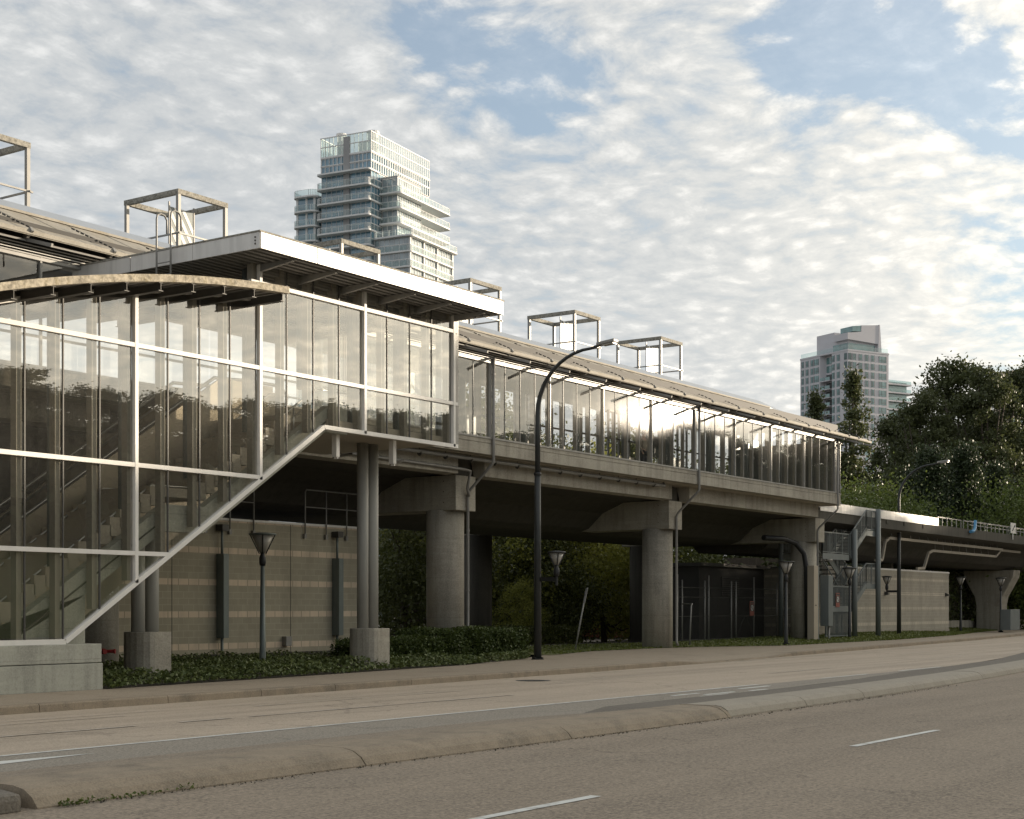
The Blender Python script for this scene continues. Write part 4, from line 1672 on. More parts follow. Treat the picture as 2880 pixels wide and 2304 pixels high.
# tan cabinet and grey box strapped to the third pier
tb = thing('tan_cabinet', 'tall narrow tan cabinet leaning against the pier by the lawn', 'cabinet', (69.2, 30.3, 0))
MB().box(68.75, 69.25, 29.95, 30.3, .1, 3.7).build('body', TANBOX, tb, bevel=.015)
m = MB()
m.box(69.255, 69.42, 29.98, 30.3, .1, 3.7)
m.build('side_channel', STEEL_B, tb)
MB().box(68.9, 69.02, 29.93, 29.95, 1.75, 1.80).build('latch', DARKST, tb)
gb = thing('grey_cabinet', 'slim grey steel cabinet on the pier beside the escape stair cage', 'cabinet', (70.6, 30.3, 0))
MB().box(70.4, 70.95, 29.9, 30.35, .75, 3.25).build('body', STEEL_B, gb, bevel=.015)
MB().tube([(70.9, 30.1, .75), (70.9, 30.1, .3), (70.75, 30.0, .1)], .06, 10).build('conduit', GALV, gb, smooth=True)
arcp = MB()
arcp.tube([(66.4, 31.5, 5.0), (68.0, 31.2, 5.0), (68.75, 30.9, 4.8), (69.05, 30.6, 4.3), (69.1, 30.5, 3.6), (69.1, 30.45, .2)], .13, 12)
tag(arcp.build('bent_duct', BLACK, smooth=True), 'fat black duct bending down behind the tan cabinet', 'duct')

# leaning post and small stubs
lp = thing('leaning_post', 'bare galvanised signpost leaning to the right', 'signpost', (48.8, 31.0, 0))
m = MB()
m.tube([(48.8, 31.0, -.1), (49.25, 30.75, 2.38)], .032, 8)
m.build('post', GALV, lp, smooth=True)
m = MB()
m.bar((49.14, 30.76, 1.85), (49.26, 30.7, 2.42), .05, .03)
m.build('sleeve', GALV, lp)
stb = MB().tube([(58.4, 31.2, 0), (58.55, 31.2, 1.75), (58.62, 31.2, 1.82), (60.3, 32.6, 1.82)], .035, 8).build('bent_rail', GALV, smooth=True)
tag(stb, 'thin bent rail standing on the grass right of the second pier', 'railing')

# ------------------------------------------------------------------ lamps
def ped_head(parent, c, pm, k_=1.0):
    """cone lantern: four ribs round a clear cone under a flat disc; c is the bottom of the cone"""
    x, y, z = c
    MB().lathe((x, y, z - .36), [(.075, 0), (.095, .08), (.095, .22), (.06, .3), (.06, .37)], 14).build('collar', BLACK, parent, smooth=True)
    MB().lathe((x, y, z), [(.085 * k_, 0), (.30 * k_, .47 * k_)], 20).build('lantern', LAMPG, parent, smooth=True)
    m = MB()
    for k in range(4):
        t = math.pi / 4 + math.pi / 2 * k
        m.bar((x + .085 * k_ * math.cos(t), y + .085 * k_ * math.sin(t), z - .04), (x + .345 * k_ * math.cos(t), y + .345 * k_ * math.sin(t), z + .50 * k_), .03, .03)
    m.build('ribs', BLACK, parent)
    MB().lathe((x, y, z + .475 * k_), [(.36 * k_, 0), (.38 * k_, .02), (.37 * k_, .045), (.12 * k_, .075)], 24).build('cap', pm, parent, smooth=True)


def ped_lamp(loc, label, pm, tall=3.7):
    root = thing('street_lamp', label, 'street lamp', loc, 0, 'cone headed street lamps along the walk')
    x, y, z = loc
    MB().tube([(x, y, z - .1), (x, y, z + .25), (x, y, z + tall - .85)], [.095, .09, .055], 10).build('pole', pm, root, smooth=True)
    m = MB()
    for a, b in ((-.13, 0), (.13, 0), (0, .13), (0, -.13)):
        m.box(x + a - .03, x + a + .03, y + b - .03, y + b + .03, z - .05, z + .07)
    m.lathe((x, y, z - .02), [(.13, 0), (.13, .04)], 12)
    m.build('base_plate', BLACK, root)
    ped_head(root, (x, y, z + tall - .55), pm)
    return root


ped_lamp((30.37, 29.43, .05), 'green grey cone lamp standing in the ivy before the banded wall', LAMPPOLE, 3.66)
ped_lamp((61.8, 28.24, .02), 'black cone lamp in front of the chain link enclosure', POLE)
ped_lamp((73.8, 30.2, .04), 'black cone lamp in front of the steel escape stair', POLE)
ped_lamp((100.2, 33.2, .05), 'black cone lamp right of the pale block building corner', POLE)
ped_lamp((103.8, 31.64, .03), 'black cone lamp in front of the flared pier', POLE)


def tall_light(loc, side, label):
    root = thing('street_light', label, 'street light', loc, 0, 'tall arched street lights')
    x, y, z = loc
    MB().tube([(x, y, z - .1), (x, y, z + 4), (x, y, z + 5.95)], [.125, .11, .10], 14).build('pole', POLE, root, smooth=True)
    pts = [(x, y, z + 5.9), (x, y, z + 7.4)]
    for i in range(11):
        t = math.pi / 2 * i / 10
        pts.append((x, y - 2.0 * (1 - math.cos(t)), z + 7.8 + 1.9 * math.sin(t)))
    pts += [(x, y - 2.35, z + 9.78)]
    n = len(pts)
    MB().tube(pts, [.085 - .045 * i / n for i in range(n)], 12).build('arm', POLE, root, smooth=True)
    m = MB()
    m.prism([(x - .13, y - 2.25, z + 9.74), (x - .15, y - 2.9, z + 9.80), (x + .15, y - 2.9, z + 9.80), (x + .13, y - 2.25, z + 9.74)], (0, 0, .11))
    m.build('lamp_head', GALV, root, bevel=.03)
    m = MB()
    m.prism([(x - .11, y - 2.45, z + 9.73), (x - .12, y - 2.86, z + 9.76), (x + .12, y - 2.86, z + 9.76), (x + .11, y - 2.45, z + 9.73)], (0, 0, .03))
    m.build('lens', LAMPG, root)
    m = MB()
    m.lathe((x, y, z - .02), [(.2, 0), (.2, .05), (.13, .06)], 14)
    for a, b in ((-.17, 0), (.17, 0), (0, .17), (0, -.17)):
        m.box(x + a - .03, x + a + .03, y + b - .03, y + b + .03, z - .05, z + .08)
    m.build('base_plate', BLACK, root)
    MB().lathe((x, y, z + 5.85), [(.115, 0), (.125, .05), (.115, .1)], 14).build('joint_ring', BLACK, root)
    m = MB()
    m.bar((x, y, z + 2.55), (x, y + side * .72, z + 2.55), .08, .13)
    m.tube([(x, y + side * .72, z + 2.35), (x, y + side * .72, z + 2.95)], .045, 8)
    m.build('side_bracket', BLACK, root)
    ped_head(root, (x, y + side * .72, z + 3.0), POLE, .78)


tall_light((40.16, 26.9, 0), -1, 'tall dark street light arching over the glazed platform')
tall_light((84.0, 31.4, .05), 1, 'tall dark street light in front of the pale block building')

# ------------------------------------------------------------------ ivy and clipped hedges
g = np.random.default_rng(11)
nn = 26000
ix = 20.5 + 16.5 * g.uniform(0, 1, nn)
pts = []
for x in ix:
    b0 = back_y(x) + .05
    b1 = min(33.0, b0 + 8) if x < 33 else max(b0 + .5, 33 - (x - 33) * 1.4)
    y = b0 + (b1 - b0) * g.uniform() ** 1.5
    hgt = .30 * min(1, (y - b0) / .35 + .25) * (.75 + .35 * math.sin(x * 2.1 + y) * math.sin(y * 1.7 - x))
    if x > 34.5:
        hgt *= .7
    if (abs(x - 23.3) < .45 or abs(x - 31) < .45) and abs(y - 26.2) < .5:
        continue
    pts.append((x, y, .03 + hgt * g.uniform(.35, 1.12)))
iv = leaf_object('ivy', pts, .048, LEAF_IVY, None, 12, up=.6)
tag(iv, 'glossy dark ivy bed between the plinth and the hedges', 'ivy', kind='stuff')
g2 = np.random.default_rng(13)
pts = []
for _ in range(1800):
    x = 37.3 + 3.7 * g2.uniform()
    y = back_y(x) + g2.uniform(.0, .6)
    pts.append((x, y, g2.uniform(.03, .26)))
iv = leaf_object('ivy', pts, .048, LEAF_IVY, None, 14, up=.6)
tag(iv, 'stray ivy fringe at the foot of the street light', 'ivy', kind='stuff')


def hedge(name, label, x0, x1, y0, y1, h, n, seed, m, leaf=.06, taper=.25):
    root = thing(name, label, 'hedge', ((x0 + x1) / 2, (y0 + y1) / 2, 0))
    g = np.random.default_rng(seed)
    pts = []
    while len(pts) < n:
        x, y, z = g.uniform(x0, x1), g.uniform(y0, y1), g.uniform(.02, h)
        # rounded ends and top, bumpy surface, leaves kept near the skin
        ex = max(0, (x0 + taper * 2 - x) / (taper * 2), (x - x1 + taper * 2) / (taper * 2))
        top_ = h * (1 - .28 * ex * ex) * (.93 + .07 * math.sin(x * 3.1 + seed) * math.sin(y * 2.3 + x))
        if z > top_:
            continue
        d = min(top_ - z, y - y0, y1 - y, (x - x0) * 1.2, (x1 - x) * 1.2)
        if d > .28 and g.uniform() < .8:
            continue
        s_ = .05 * g.normal()
        pts.append((x + s_, y + .05 * math.sin(4 * x + 5 * z) + .04 * g.normal(), z + .03 * g.normal()))
    leaf_object('foliage', pts, leaf, m, root, seed)
    mb = MB()
    mb.box(x0 + .35, x1 - .35, y0 + .3, y1 - .3, 0, h - .35)
    mb.build('inner_stems', BARK, root)


hedge('hedge', 'larger clipped hedge in front of the first round pier', 36.9, 42.4, 28.7, 30.15, 1.03, 36000, 21, LEAF_HEDGE, .045, .2)
hedge('hedge', 'lower clipped hedge beside the tall twin columns', 32.9, 36.6, 27.9, 29.2, .80, 17000, 22, LEAF_HEDGE, .045, .15)
hedge('hedge', 'dark shaded hedge beyond the leaning post', 49, 60, 37.6, 39.2, .85, 11000, 23, LEAF_MID, .08)

# ------------------------------------------------------------------ guideway viaduct
gv = thing('guideway_viaduct', 'concrete guideway viaduct with railings leaving the station to the right', 'viaduct', (90, 31, 0))
VX0, VX1 = 70.6, 190
m = MB()
m.prism([(VX0, 31.0, 6.05), (VX0, 31.0, 6.62), (VX0, 31.25, 6.62), (VX0, 31.25, 6.3), (VX0, 40.5, 6.3), (VX0, 40.5, 6.62), (VX0, 40.75, 6.62), (VX0, 40.75, 6.05), (VX0, 39.5, 5.95), (VX0, 38.4, 5.55), (VX0, 37.6, 4.9), (VX0, 37.2, 4.5), (VX0, 34.0, 4.42), (VX0, 33.4, 4.7), (VX0, 32.9, 5.3), (VX0, 32.3, 5.75)], (VX1 - VX0, 0, 0))
m.build('girder', CONC_SHADE, gv)
x = VX0
while x < 89.0:
    e = min(x + 3.9, 89.4)
    MB().box(x + .01, e - .01, 30.95, 30.99, 6.56, 7.03).build('bright_panel', FASCIA, gv)
    x = e
for x in (78.4, 81.3, 84.0, 87.1):
    MB().box(x - .35, x + .0, 30.955, 31.0, 6.32, 6.555).build('panel_bracket', CONC_SHADE, gv)
x = 89.6
while x < 150:
    m = MB()
    L = 4.3
    m.bar((x, 31.1, 7.12), (x + L, 31.1, 7.12), .06, .06)
    for k in range(6):
        m.box(x + L * k / 5 - .025, x + L * k / 5 + .025, 31.08, 31.12, 6.6, 7.1)
    m.build('railing', GALV, gv)
    x += 4.75
x = 98
while x < 150:
    m = MB()
    m.bar((x, 31.9, 7.05), (x + 4.4, 31.9, 7.05), .07, .05)
    m.bar((x, 31.9, 7.3), (x + 4.4, 31.9, 7.3), .07, .05)
    m.build('railing', GALV, gv)
    x += 4.6
m = MB()
prof = [(-2.05, 4.42), (-1.95, 3.9), (-1.55, 3.2), (-1.12, 2.5), (-.98, 1.9), (-.98, -.3), (.98, -.3), (.98, 1.9), (1.12, 2.5), (1.55, 3.2), (1.95, 3.9), (2.05, 4.42)]
for px in (112.6, 152):
    m = MB()
    m.prism([(px - .8, 35.0 + a * .92, z) for a, z in prof], (1.6, 0, 0))
    m.build('flared_pier', CONC, gv, bevel=.06)
# sign on the railing: white board with a black slash
sg = thing('track_sign', 'white track board with a black slash on the viaduct railing', 'track sign', (104, 30.9, 7.0))
MB().box(103.6, 104.7, 30.9, 30.93, 6.72, 7.42).build('board', SIGNW, sg)
MB().bar((103.85, 30.893, 6.86), (104.45, 30.893, 7.28), .006, .10, up=(0, 1, 0)).build('slash', SIGNK, sg)
m = MB()
m.bar((104.15, 30.93, 6.75), (104.15, 30.93, 6.3), .1, .03)
m.build('support', SIGNW, sg)
for i, (x, lb) in enumerate(((95.9, 'blue bent pipe over the viaduct edge left of the track board'), (109.6, 'blue bent pipe over the viaduct edge at the right border'))):
    m = MB()
    m.tube([(x - .9, 30.85, 6.45), (x - .35, 30.85, 6.5), (x - .05, 30.85, 6.68), (x + .05, 30.85, 7.2)], .10, 10)
    tag(m.build('blue_pipe', BLUEP, smooth=True), lb, 'pipe', 'blue pipes on the viaduct')


def cond(pts, label):
    root = thing('conduit_tray', label, 'cable tray', pts[0], 0, 'pale cable trays under the guideway')
    m = MB()
    for a, b in zip(pts, pts[1:]):
        m.bar(a, b, .13, .15)
    m.build('tray', KERB2, root)
    m = MB()
    a0, b0 = max(zip(pts, pts[1:]), key=lambda q: abs(q[1][0] - q[0][0]))
    x = a0[0] + .5
    while x < b0[0]:
        m.tube([(x, a0[1], a0[2]), (x + rnd.uniform(-.1, .3), a0[1] + .1, 6.02)], .014, 5)
        x += 1.5
    m.build('hanger_rods', GALV, root)


cond([(80.9, 31.6, 4.3), (81.9, 31.6, 4.35), (82.4, 31.6, 5.4), (83.0, 31.6, 5.62), (104, 31.6, 5.62)], 'upper pale cable tray under the guideway slab')
cond([(88.3, 31.9, 4.0), (89.5, 31.9, 4.05), (90.3, 31.9, 5.0), (91, 31.9, 5.15), (103.5, 31.9, 5.15), (104.6, 31.9, 5.6), (109, 31.9, 5.6)], 'lower pale cable tray stepping up beside the flared pier')
cbx = thing('control_cabinet', 'grey control cabinet at the foot of the flared pier', 'cabinet', (104, 31.2, .4))
MB().box(103.2, 104.35, 30.8, 31.5, .15, 1.55).build('body', STEEL_B, cbx, bevel=.02)
MB().box(104.37, 105.5, 30.85, 31.5, .15, 1.55).build('body', STEEL_B, cbx, bevel=.02)
rw = MB().box(97.5, 125, 36.2, 36.5, -.2, .75).build('retaining_wall', CONC)
tag(rw, 'low concrete wall along the foot of the dark hedge', 'wall')

# ------------------------------------------------------------------ steel escape stair
ea = thing('escape_stair', 'blue grey steel escape stair with mesh railings beside the station end', 'fire escape', (75, 31, .2))
for x, zt in ((75.45, 5.75), (78.75, 6.98)):
    MB().tube([(x, 30.6, .1), (x, 30.6, zt)], .14, 14).build('post', STEEL_B, ea, smooth=True)
for x, zt in ((71.6, 5.5), (78.75, 6.0)):
    MB().tube([(x, 33.0, .1), (x, 33.0, zt)], .12, 10).build('post', STEEL_B, ea, smooth=True)


def rail_panel(p, q, h, name='railing', par=None, mesh=True):
    """railing with slim bars between two floor points"""
    p, q = Vector(p), Vector(q)
    m = MB()
    up_ = Vector((0, 0, h))
    m.bar(p + up_, q + up_, .06, .05)
    m.bar(p + Vector((0, 0, .08)), q + Vector((0, 0, .08)), .04, .04)
    L = (q - p).length
    n = max(2, int(L / .75))
    for i in range(n + 1):
        a = p + (q - p) * i / n
        m.bar(a, a + up_, .045, .045, up=(1, 0, 0))
    n = max(3, int(L / .085))
    for i in range(n + 1):
        a = p + (q - p) * i / n
        m.bar(a + Vector((0, 0, .08)), a + up_, .014, .014, up=(1, 0, 0))
    return m.build(name, STEEL_B, ea)


def flight(xa, za, xb, zb, y0, y1):
    m = MB()
    for y in (y0, y1):
        m.bar((xa, y, za - .08), (xb, y, zb - .08), .05, .26)
    m.build('stringer', STEEL_B, ea)
    m = MB()
    n = max(4, int(abs(zb - za) / .19))
    for i in range(n):
        t = (i + .5) / n
        x, z = xa + (xb - xa) * t, za + (zb - za) * t
        m.box(x - .14, x + .14, y0, y1, z - .02, z + .02)
    m.build('treads', DARKST, ea)
    for y in (y0, y1):
        rail_panel((xa, y, za + .05), (xb, y, zb + .05), 1.02)


def landing(x0, x1, y0, y1, z, sides):
    m = MB()
    m.box(x0, x1, y0, y1, z - .03, z)
    m.box(x0, x1, y0 - .03, y0 + .02, z - .28, z + .02)
    m.box(x0, x1, y1 - .02, y1 + .03, z - .28, z + .02)
    m.build('landing', STEEL_B, ea)
    for a, b in sides:
        rail_panel(a, b, 1.08)


yN, yM, yF_ = 30.75, 31.85, 32.95
landing(71.9, 74.8, yN, yF_, 1.6, [((71.9, yN, 1.6), (74.8, yN, 1.6))])
flight(75.2, 1.6, 77.4, 2.95, yN, yM)
landing(77.4, 78.9, yN, yF_, 2.95, [((77.4, yN, 2.95), (78.9, yN, 2.95)), ((78.9, yN, 2.95), (78.9, yF_, 2.95))])
flight(77.4, 2.95, 75.0, 4.4, yM + .06, yF_)
landing(71.6, 75.0, yN, yF_, 4.4, [((71.6, yN, 4.4), (75.0, yN, 4.4)), ((71.6, yN, 4.4), (71.6, yF_, 4.4))])
flight(75.2, 4.4, 77.4, 5.78, yN, yM)
landing(77.4, 78.9, yN, yF_, 5.78, [((77.4, yN, 5.78), (78.9, yN, 5.78)), ((78.9, yN, 5.78), (78.9, yF_, 5.78))])
flight(77.4, 5.78, 75.4, 7.0, yM + .06, yF_)
landing(70.8, 75.4, yM + .06, yF_, 7.0, [((73.4, yM + .06, 7.0), (75.4, yM + .06, 7.0))])
m = MB()
m.bar((72.2, 31, 4.1), (74.2, 31, 2.8), .05, .05)
m.bar((71.8, 31, 3.6), (71.8, 33, 3.6), .05, .05)
m.build('braces', STEEL_B, ea)
m = MB()                       # mesh cage at ground level
for x in (71.5, 74.6):
    m.box(x - .03, x + .03, 30.5, 30.56, .2, 2.75)
m.box(71.5, 74.6, 30.5, 30.56, 2.7, 2.78)
m.box(71.5, 74.6, 30.5, 30.56, .2, .26)
m.box(71.5, 74.6, 30.5, 30.56, 1.45, 1.75)
x = 71.55
while x < 74.6:
    m.box(x - .008, x + .008, 30.52, 30.54, .2, 2.75)
    x += .075
m.build('ground_cage', STEEL_B, ea)
warn(72.9, 30.47, 2.05, .8, 'red and black warning plate on the escape stair cage')
hr = thing('step_railing', 'small two bar railing at the foot of the escape stair', 'railing', (77, 31.6, .2))
m = MB()
m.tube([(75.2, 31.9, 1.32), (76.9, 31.9, 1.32), (76.9, 31.9, .15)], .03, 8)
m.tube([(75.2, 31.9, .75), (76.9, 31.9, .75)], .025, 8)
m.build('rails', GALV, hr)
lt = MB().lathe((72.2, 30.6, 4.0), [(.12, 0), (.16, .06), (.12, .12)], 12).build('wall_lamp', LAMPG)
tag(lt, 'small pale lamp under the escape stair landing', 'lamp')

# ------------------------------------------------------------------ side road: car, signs, teal post
car = thing('parked_car', 'white car glimpsed behind the hedge under the station', 'car', (78, 52.5, -.72), R(8))
m = MB()
side = [(-2.15, .35), (-2.2, .62), (-2.05, .82), (-1.25, .92), (-.55, 1.38), (.75, 1.42), (1.55, .98), (2.1, .9), (2.2, .6), (2.15, .32), (1.75, .28), (-1.75, .28)]
m.prism([(x, -.85, z) for x, z in side], (0, 1.7, 0))
m.build('body', CARW, car, local=True, bevel=.09)
m = MB()
m.prism([(-1.12, -.865, .95), (-.52, -.865, 1.32), (.7, -.865, 1.35), (1.35, -.865, .98)], (0, 1.73, 0))
m.build('side_window', TDARK, car, local=True)
for x in (-1.35, 1.38):
    for y in (-.8, .8):
        wv_ = MB()
        wv_.tube([(x, y - .1, .32), (x, y + .1, .32)], .32, 18)
        w_ = wv_.build('wheel', RUBBER, car, local=True)
        MB().tube([(x, y - .105, .32), (x, y + .105, .32)], .19, 14).build('rim', GALV, w_, local=True)
for y in (-.6, .6):
    MB().box(-2.215, -2.12, y - .2, y + .2, .6, .74).build('headlight', LAMPG, car, local=True)
tp = MB().box(70.6, 70.85, 48.8, 49.05, -.75, 2.3).build('teal_post', BLUEP, bevel=.02)
tag(tp, 'teal blue post beside the parked white car', 'post')
for x, lb in ((79.5, 'pale back of a road sign seen left of a tree trunk under the station'), (81.8, 'pale back of a road sign seen right of a tree trunk under the station')):
    root = thing('road_sign', lb, 'road sign', (x, 54, -.7), 0, 'road signs seen from behind')
    MB().tube([(x, 54, -.75), (x, 54, 2.2)], .03, 6).build('post', GALV, root)
    MB().box(x - .3, x + .3, 53.9, 53.93, 1.1, 2.1).build('board', TANBOX, root)

# ------------------------------------------------------------------ trees
big = make_tree('broadleaf_tree', 'x', 24, 5.4, 27000, .155, LEAF_DARK, 31, low=.12, clumps=190, cs=.085, limbs=36)
mid = make_tree('broadleaf_tree', 'x', 12, 4.6, 26000, .11, LEAF_MID, 32, low=.12, clumps=90, cs=.18, limbs=18)
lite = make_tree('bushy_tree', 'x', 8, 4.2, 34000, .085, LEAF_LIGHT, 33, low=.05, clumps=80, cs=.2, limbs=14)
colm = make_tree('poplar_tree', 'x', 21, 2.0, 9500, .14, LEAF_DARK, 34, low=.08, shape='column', clumps=120, cs=.14, limbs=24)
coni = make_tree('conifer_tree', 'x', 15, 3.6, 26000, .12, LEAF_CONIF, 35, low=.04, shape='cone', clumps=150, cs=.13, limbs=30)
def fwd(px, d, z=-.3):
    """ground point at depth d along the ray through a picture column"""
    u = (px - 1078) / 3200
    return ((math.cos(TH) + u * math.sin(TH)) * d, (math.sin(TH) - u * math.cos(TH)) * d, z)


far_big = [(1885, 152, .90, 'dark tree in front of the teal tower wing'), (1945, 142, .85, 'dark tree between the far street light and the tallest crown'), (2012, 150, 1.12, 'tallest dark tree, standing against the clouds'), (2078, 143, .94, 'dark tree right of the tallest crown'),
           (2150, 152, 1.10, 'dark tall tree at the right border'), (1915, 168, .90, 'dark tree at the back left of the grove'), (2050, 170, 1.02, 'dark tree at the back of the grove, pale buildings behind'), (2230, 150, 1.1, 'dark tree just past the right border')]
for i, (px, d, s, lb) in enumerate(far_big):
    place(big, fwd(px, d), s, s * (.95 + .1 * (i % 2)), i * 1.3, lb, i == 0, 'tall dark trees behind the viaduct')
for i, (px, d, s, lb) in enumerate([(1716, 140, 1.04, 'slim poplar in front of the left part of the white tower'), (1797, 130, 1.06, 'taller slim poplar in front of the white tower corner')]):
    place(colm, fwd(px, d), s, None, i * 2.0, lb, i == 0, 'slim poplars before the white tower')
for i, (px, d, s, lb) in enumerate([(1800, 112, 1.3, 'light green bushy tree right behind the station end'), (1862, 118, 1.35, 'light green bushy tree behind the far street light'), (2165, 120, 1.4, 'light green bushy tree above the viaduct at the right border'),
                                    ]):
    place(lite, fwd(px, d, -.4), s, None, i * .9, lb, i == 0, 'bushy light green trees')
yel = make_tree('bushy_tree', 'x', 9, 3.4, 20000, .10, LEAF_SUNLIT, 36, low=.08, clumps=70, cs=.16, limbs=18)
for i, (px, d, s, lb) in enumerate([(1052, 84, 1.05, 'yellow green bushy tree under the station beside the rear column'), (1272, 86, 1.12, 'yellow green bushy tree under the station beside the second pier'), (1105, 80, .36, 'small yellow green shrub behind the larger clipped hedge')]):
    place(yel, fwd(px, d, -.4), s, None, i * .9, lb, i == 0, 'yellow green trees under the station')
for i, (px, d, s, lb) in enumerate([(1960, 121, .95, 'dark conifer above the viaduct left of the track board'), (2035, 123, .98, 'dark conifer above the track board'), (2095, 126, .9, 'dark conifer above the railing right of the track board'), (1915, 130, .9, 'dark conifer between the light bush and the far street light')]):
    place(coni, fwd(px, d), s, None, i * 1.1, lb, i == 0, 'dark conifers above the viaduct')
mids = [(850, 74, .9, 'dark leafy tree in the shade left of the first round pier'), (1120, 100, .9, 'small leafy tree seen right of the rear column'), (1160, 83, .70, 'leafy tree behind the side lantern of the near street light'), (1222, 96, .9, 'leafy tree behind the leaning post'), (1175, 116, 1.1, 'leafy tree farther back left of the second pier'),
        (1120, 114, 1.2, 'leafy tree at the back behind the near street light'), (1330, 100, 1.1, 'leafy tree hidden between the second pier columns'), (1000, 92, 1.2, 'leafy tree behind the first round pier'), (900, 90, 1.2, 'leafy tree deep in the shade behind the block building'),
        (1480, 112, 1.0, 'leafy tree above the dark building roof on its left'), (1560, 116, 1.05, 'leafy tree above the dark building roof in the middle'), (1640, 118, 1.0, 'leafy tree above the dark building roof on its right')]
for i, (px, d, s, lb) in enumerate(mids):
    place(mid, fwd(px, d, -.8), s, None, i * 1.7, lb, i == 0, 'leafy trees seen under the station')
hedge('ivy_hedge', 'tall dark ivy hedge behind the flared viaduct pier', 98, 134, 36.8, 38.6, 4.6, 26000, 51, LEAF_DARK, .13, .4)
hedge('shrub_hedge', 'dense dark shrubs closing the view under the viaduct', 96, 150, 46, 49, 5.5, 16000, 52, LEAF_DARK, .2, .4)
bh = thing('brick_house', 'red brick house glimpsed through leaves under the station', 'house', (104, 62, -.5))
MB().box(100, 110, 60, 68, -.6, 5.2).build('wall', BRICKR, bh)
MB().prism([(99.6, 59.6, 5.2), (99.6, 68.4, 5.2), (99.6, 64, 7.6)], (10.8, 0, 0)).build('roof', DARKST, bh)

# the planted bank across the road (mirrored in the glazing)
rb_ = random.Random(5)
x = 62
k = 0
SKY = [(0, 17.5), (90, 18.0), (112, 20.0), (150, 21.2), (161, 21.4), (167, 26.6), (206, 27.0), (214, 26.4), (218, 24.4), (238, 24.2), (246, 31), (330, 33)]
while x < 290:
    for row in (0, 1):
        xx = x + rb_.uniform(-1.5, 1.5) + row * 4.2
        y = -39 - 8 * row + rb_.uniform(-1, 1)
        want = lerp_tab(SKY, xx + 8) * rb_.uniform(.97, 1.03) + (.8 if row else 0) - 7.2 - row
        place(big, (xx, y, 7.2 + row), .95, want / 25.6, k * 1.1 + row, 'leafy tree on the planted bank across the road', False, 'trees on the bank across the road')
        k += 1
    x += 6.0
g = np.random.default_rng(77)
n = 60000
px_ = g.uniform(40, 300, n)
pts = np.stack([px_, -36 + g.normal(size=n) * 1.2, 6.2 + np.abs(g.normal(size=n)) * 2.6], 1)
tag(leaf_object('undergrowth', pts, .5, LEAF_DARK, None, 78), 'undergrowth covering the bank across the road', 'undergrowth', kind='stuff')

# ------------------------------------------------------------------ glass tower with balconies
t1 = thing('glass_tower', 'tall glass apartment tower with curved white balconies behind the station', 'apartment tower', (238.2, 200.4, 0), R(8.1))
L = True
ZT = 99.0
FL = 3.1


def rrect(x0, x1, y0, y1, r, n=5, corners=(1, 1, 1, 1)):
    out = []
    for (cx, cy, a0), on in zip(((x1 - r, y1 - r, 0), (x0 + r, y1 - r, 90), (x0 + r, y0 + r, 180), (x1 - r, y0 + r, 270)), corners):
        if on:
            out += [(cx + r * math.cos(R(a0 + 90 * i / n)), cy + r * math.sin(R(a0 + 90 * i / n))) for i in range(n + 1)]
        else:
            out.append((x1 if a0 in (0, 270) else x0, y1 if a0 in (0, 90) else y0))
    return out


def slab(root, x0, x1, y0, y1, z, r, m, name='balcony', rail=True, corners=(1, 1, 1, 1), th=.32):
    p = rrect(x0, x1, y0, y1, r, 5, corners)
    o = MB().prism([(x, y, z) for x, y in p], (0, 0, th)).build(name, m, root, local=True)
    if rail:
        q = rrect(x0 + .1, x1 - .1, y0 + .1, y1 - .1, max(.05, r - .1), 5, corners)
        q.append(q[0])
        mb = MB().strip([(x, y, z + th + .05) for x, y in q], [(x, y, z + th + 1.15) for x, y in q])
        mb.build('glass_railing', GLASSR, o, local=True)
        mb = MB()
        for i in range(len(q) - 1):
            mb.bar((q[i][0], q[i][1], z + th + 1.17), (q[i + 1][0], q[i + 1][1], z + th + 1.17), .05, .05)
            dx, dy = q[i + 1][0] - q[i][0], q[i + 1][1] - q[i][1]
            nn_ = int(math.hypot(dx, dy) / 1.4)
            for j in range(nn_ + 1):
                t = j / max(1, nn_)
                mb.box(q[i][0] + dx * t - .03, q[i][0] + dx * t + .03, q[i][1] + dy * t - .03, q[i][1] + dy * t + .03, z + th, z + th + 1.17)
        mb.build('handrail', TFRAME, o, local=True)
    return o


def glazing(root, x0, x1, y0, y1, z0, z1, m, step=1.0, rows=1, name='window', fr=TFRAME):
    """glass storey box with a frame grid on its outer faces"""
    o = MB().box(x0, x1, y0, y1, z0, z1).build(name, m, root, local=True)
    mb = MB()
    t = .07
    nx, ny = max(1, int((x1 - x0) / step)), max(1, int((y1 - y0) / step))
    for i in range(nx + 1):
        x = x0 + (x1 - x0) * i / nx
        mb.box(x - t / 2, x + t / 2, y0 - .07, y0 - .002, z0, z1)
    for i in range(ny + 1):
        y = y0 + (y1 - y0) * i / ny
        mb.box(x0 - .07, x0 - .002, y - t / 2, y + t / 2, z0, z1)
    for k in range(rows + 1):
        z = z0 + (z1 - z0) * k / rows
        mb.box(x0 - .09, x1, y0 - .09, y0 - .003, z - .06, z + .06)
        mb.box(x0 - .09, x0 - .003, y0, y1, z - .06, z + .06)
    mb.build('window_frame', fr, o, local=True)
    return o


MB().box(.3, 23.6, .3, 12.0, 0, 94.6).build('core', TGREY, t1, local=True)
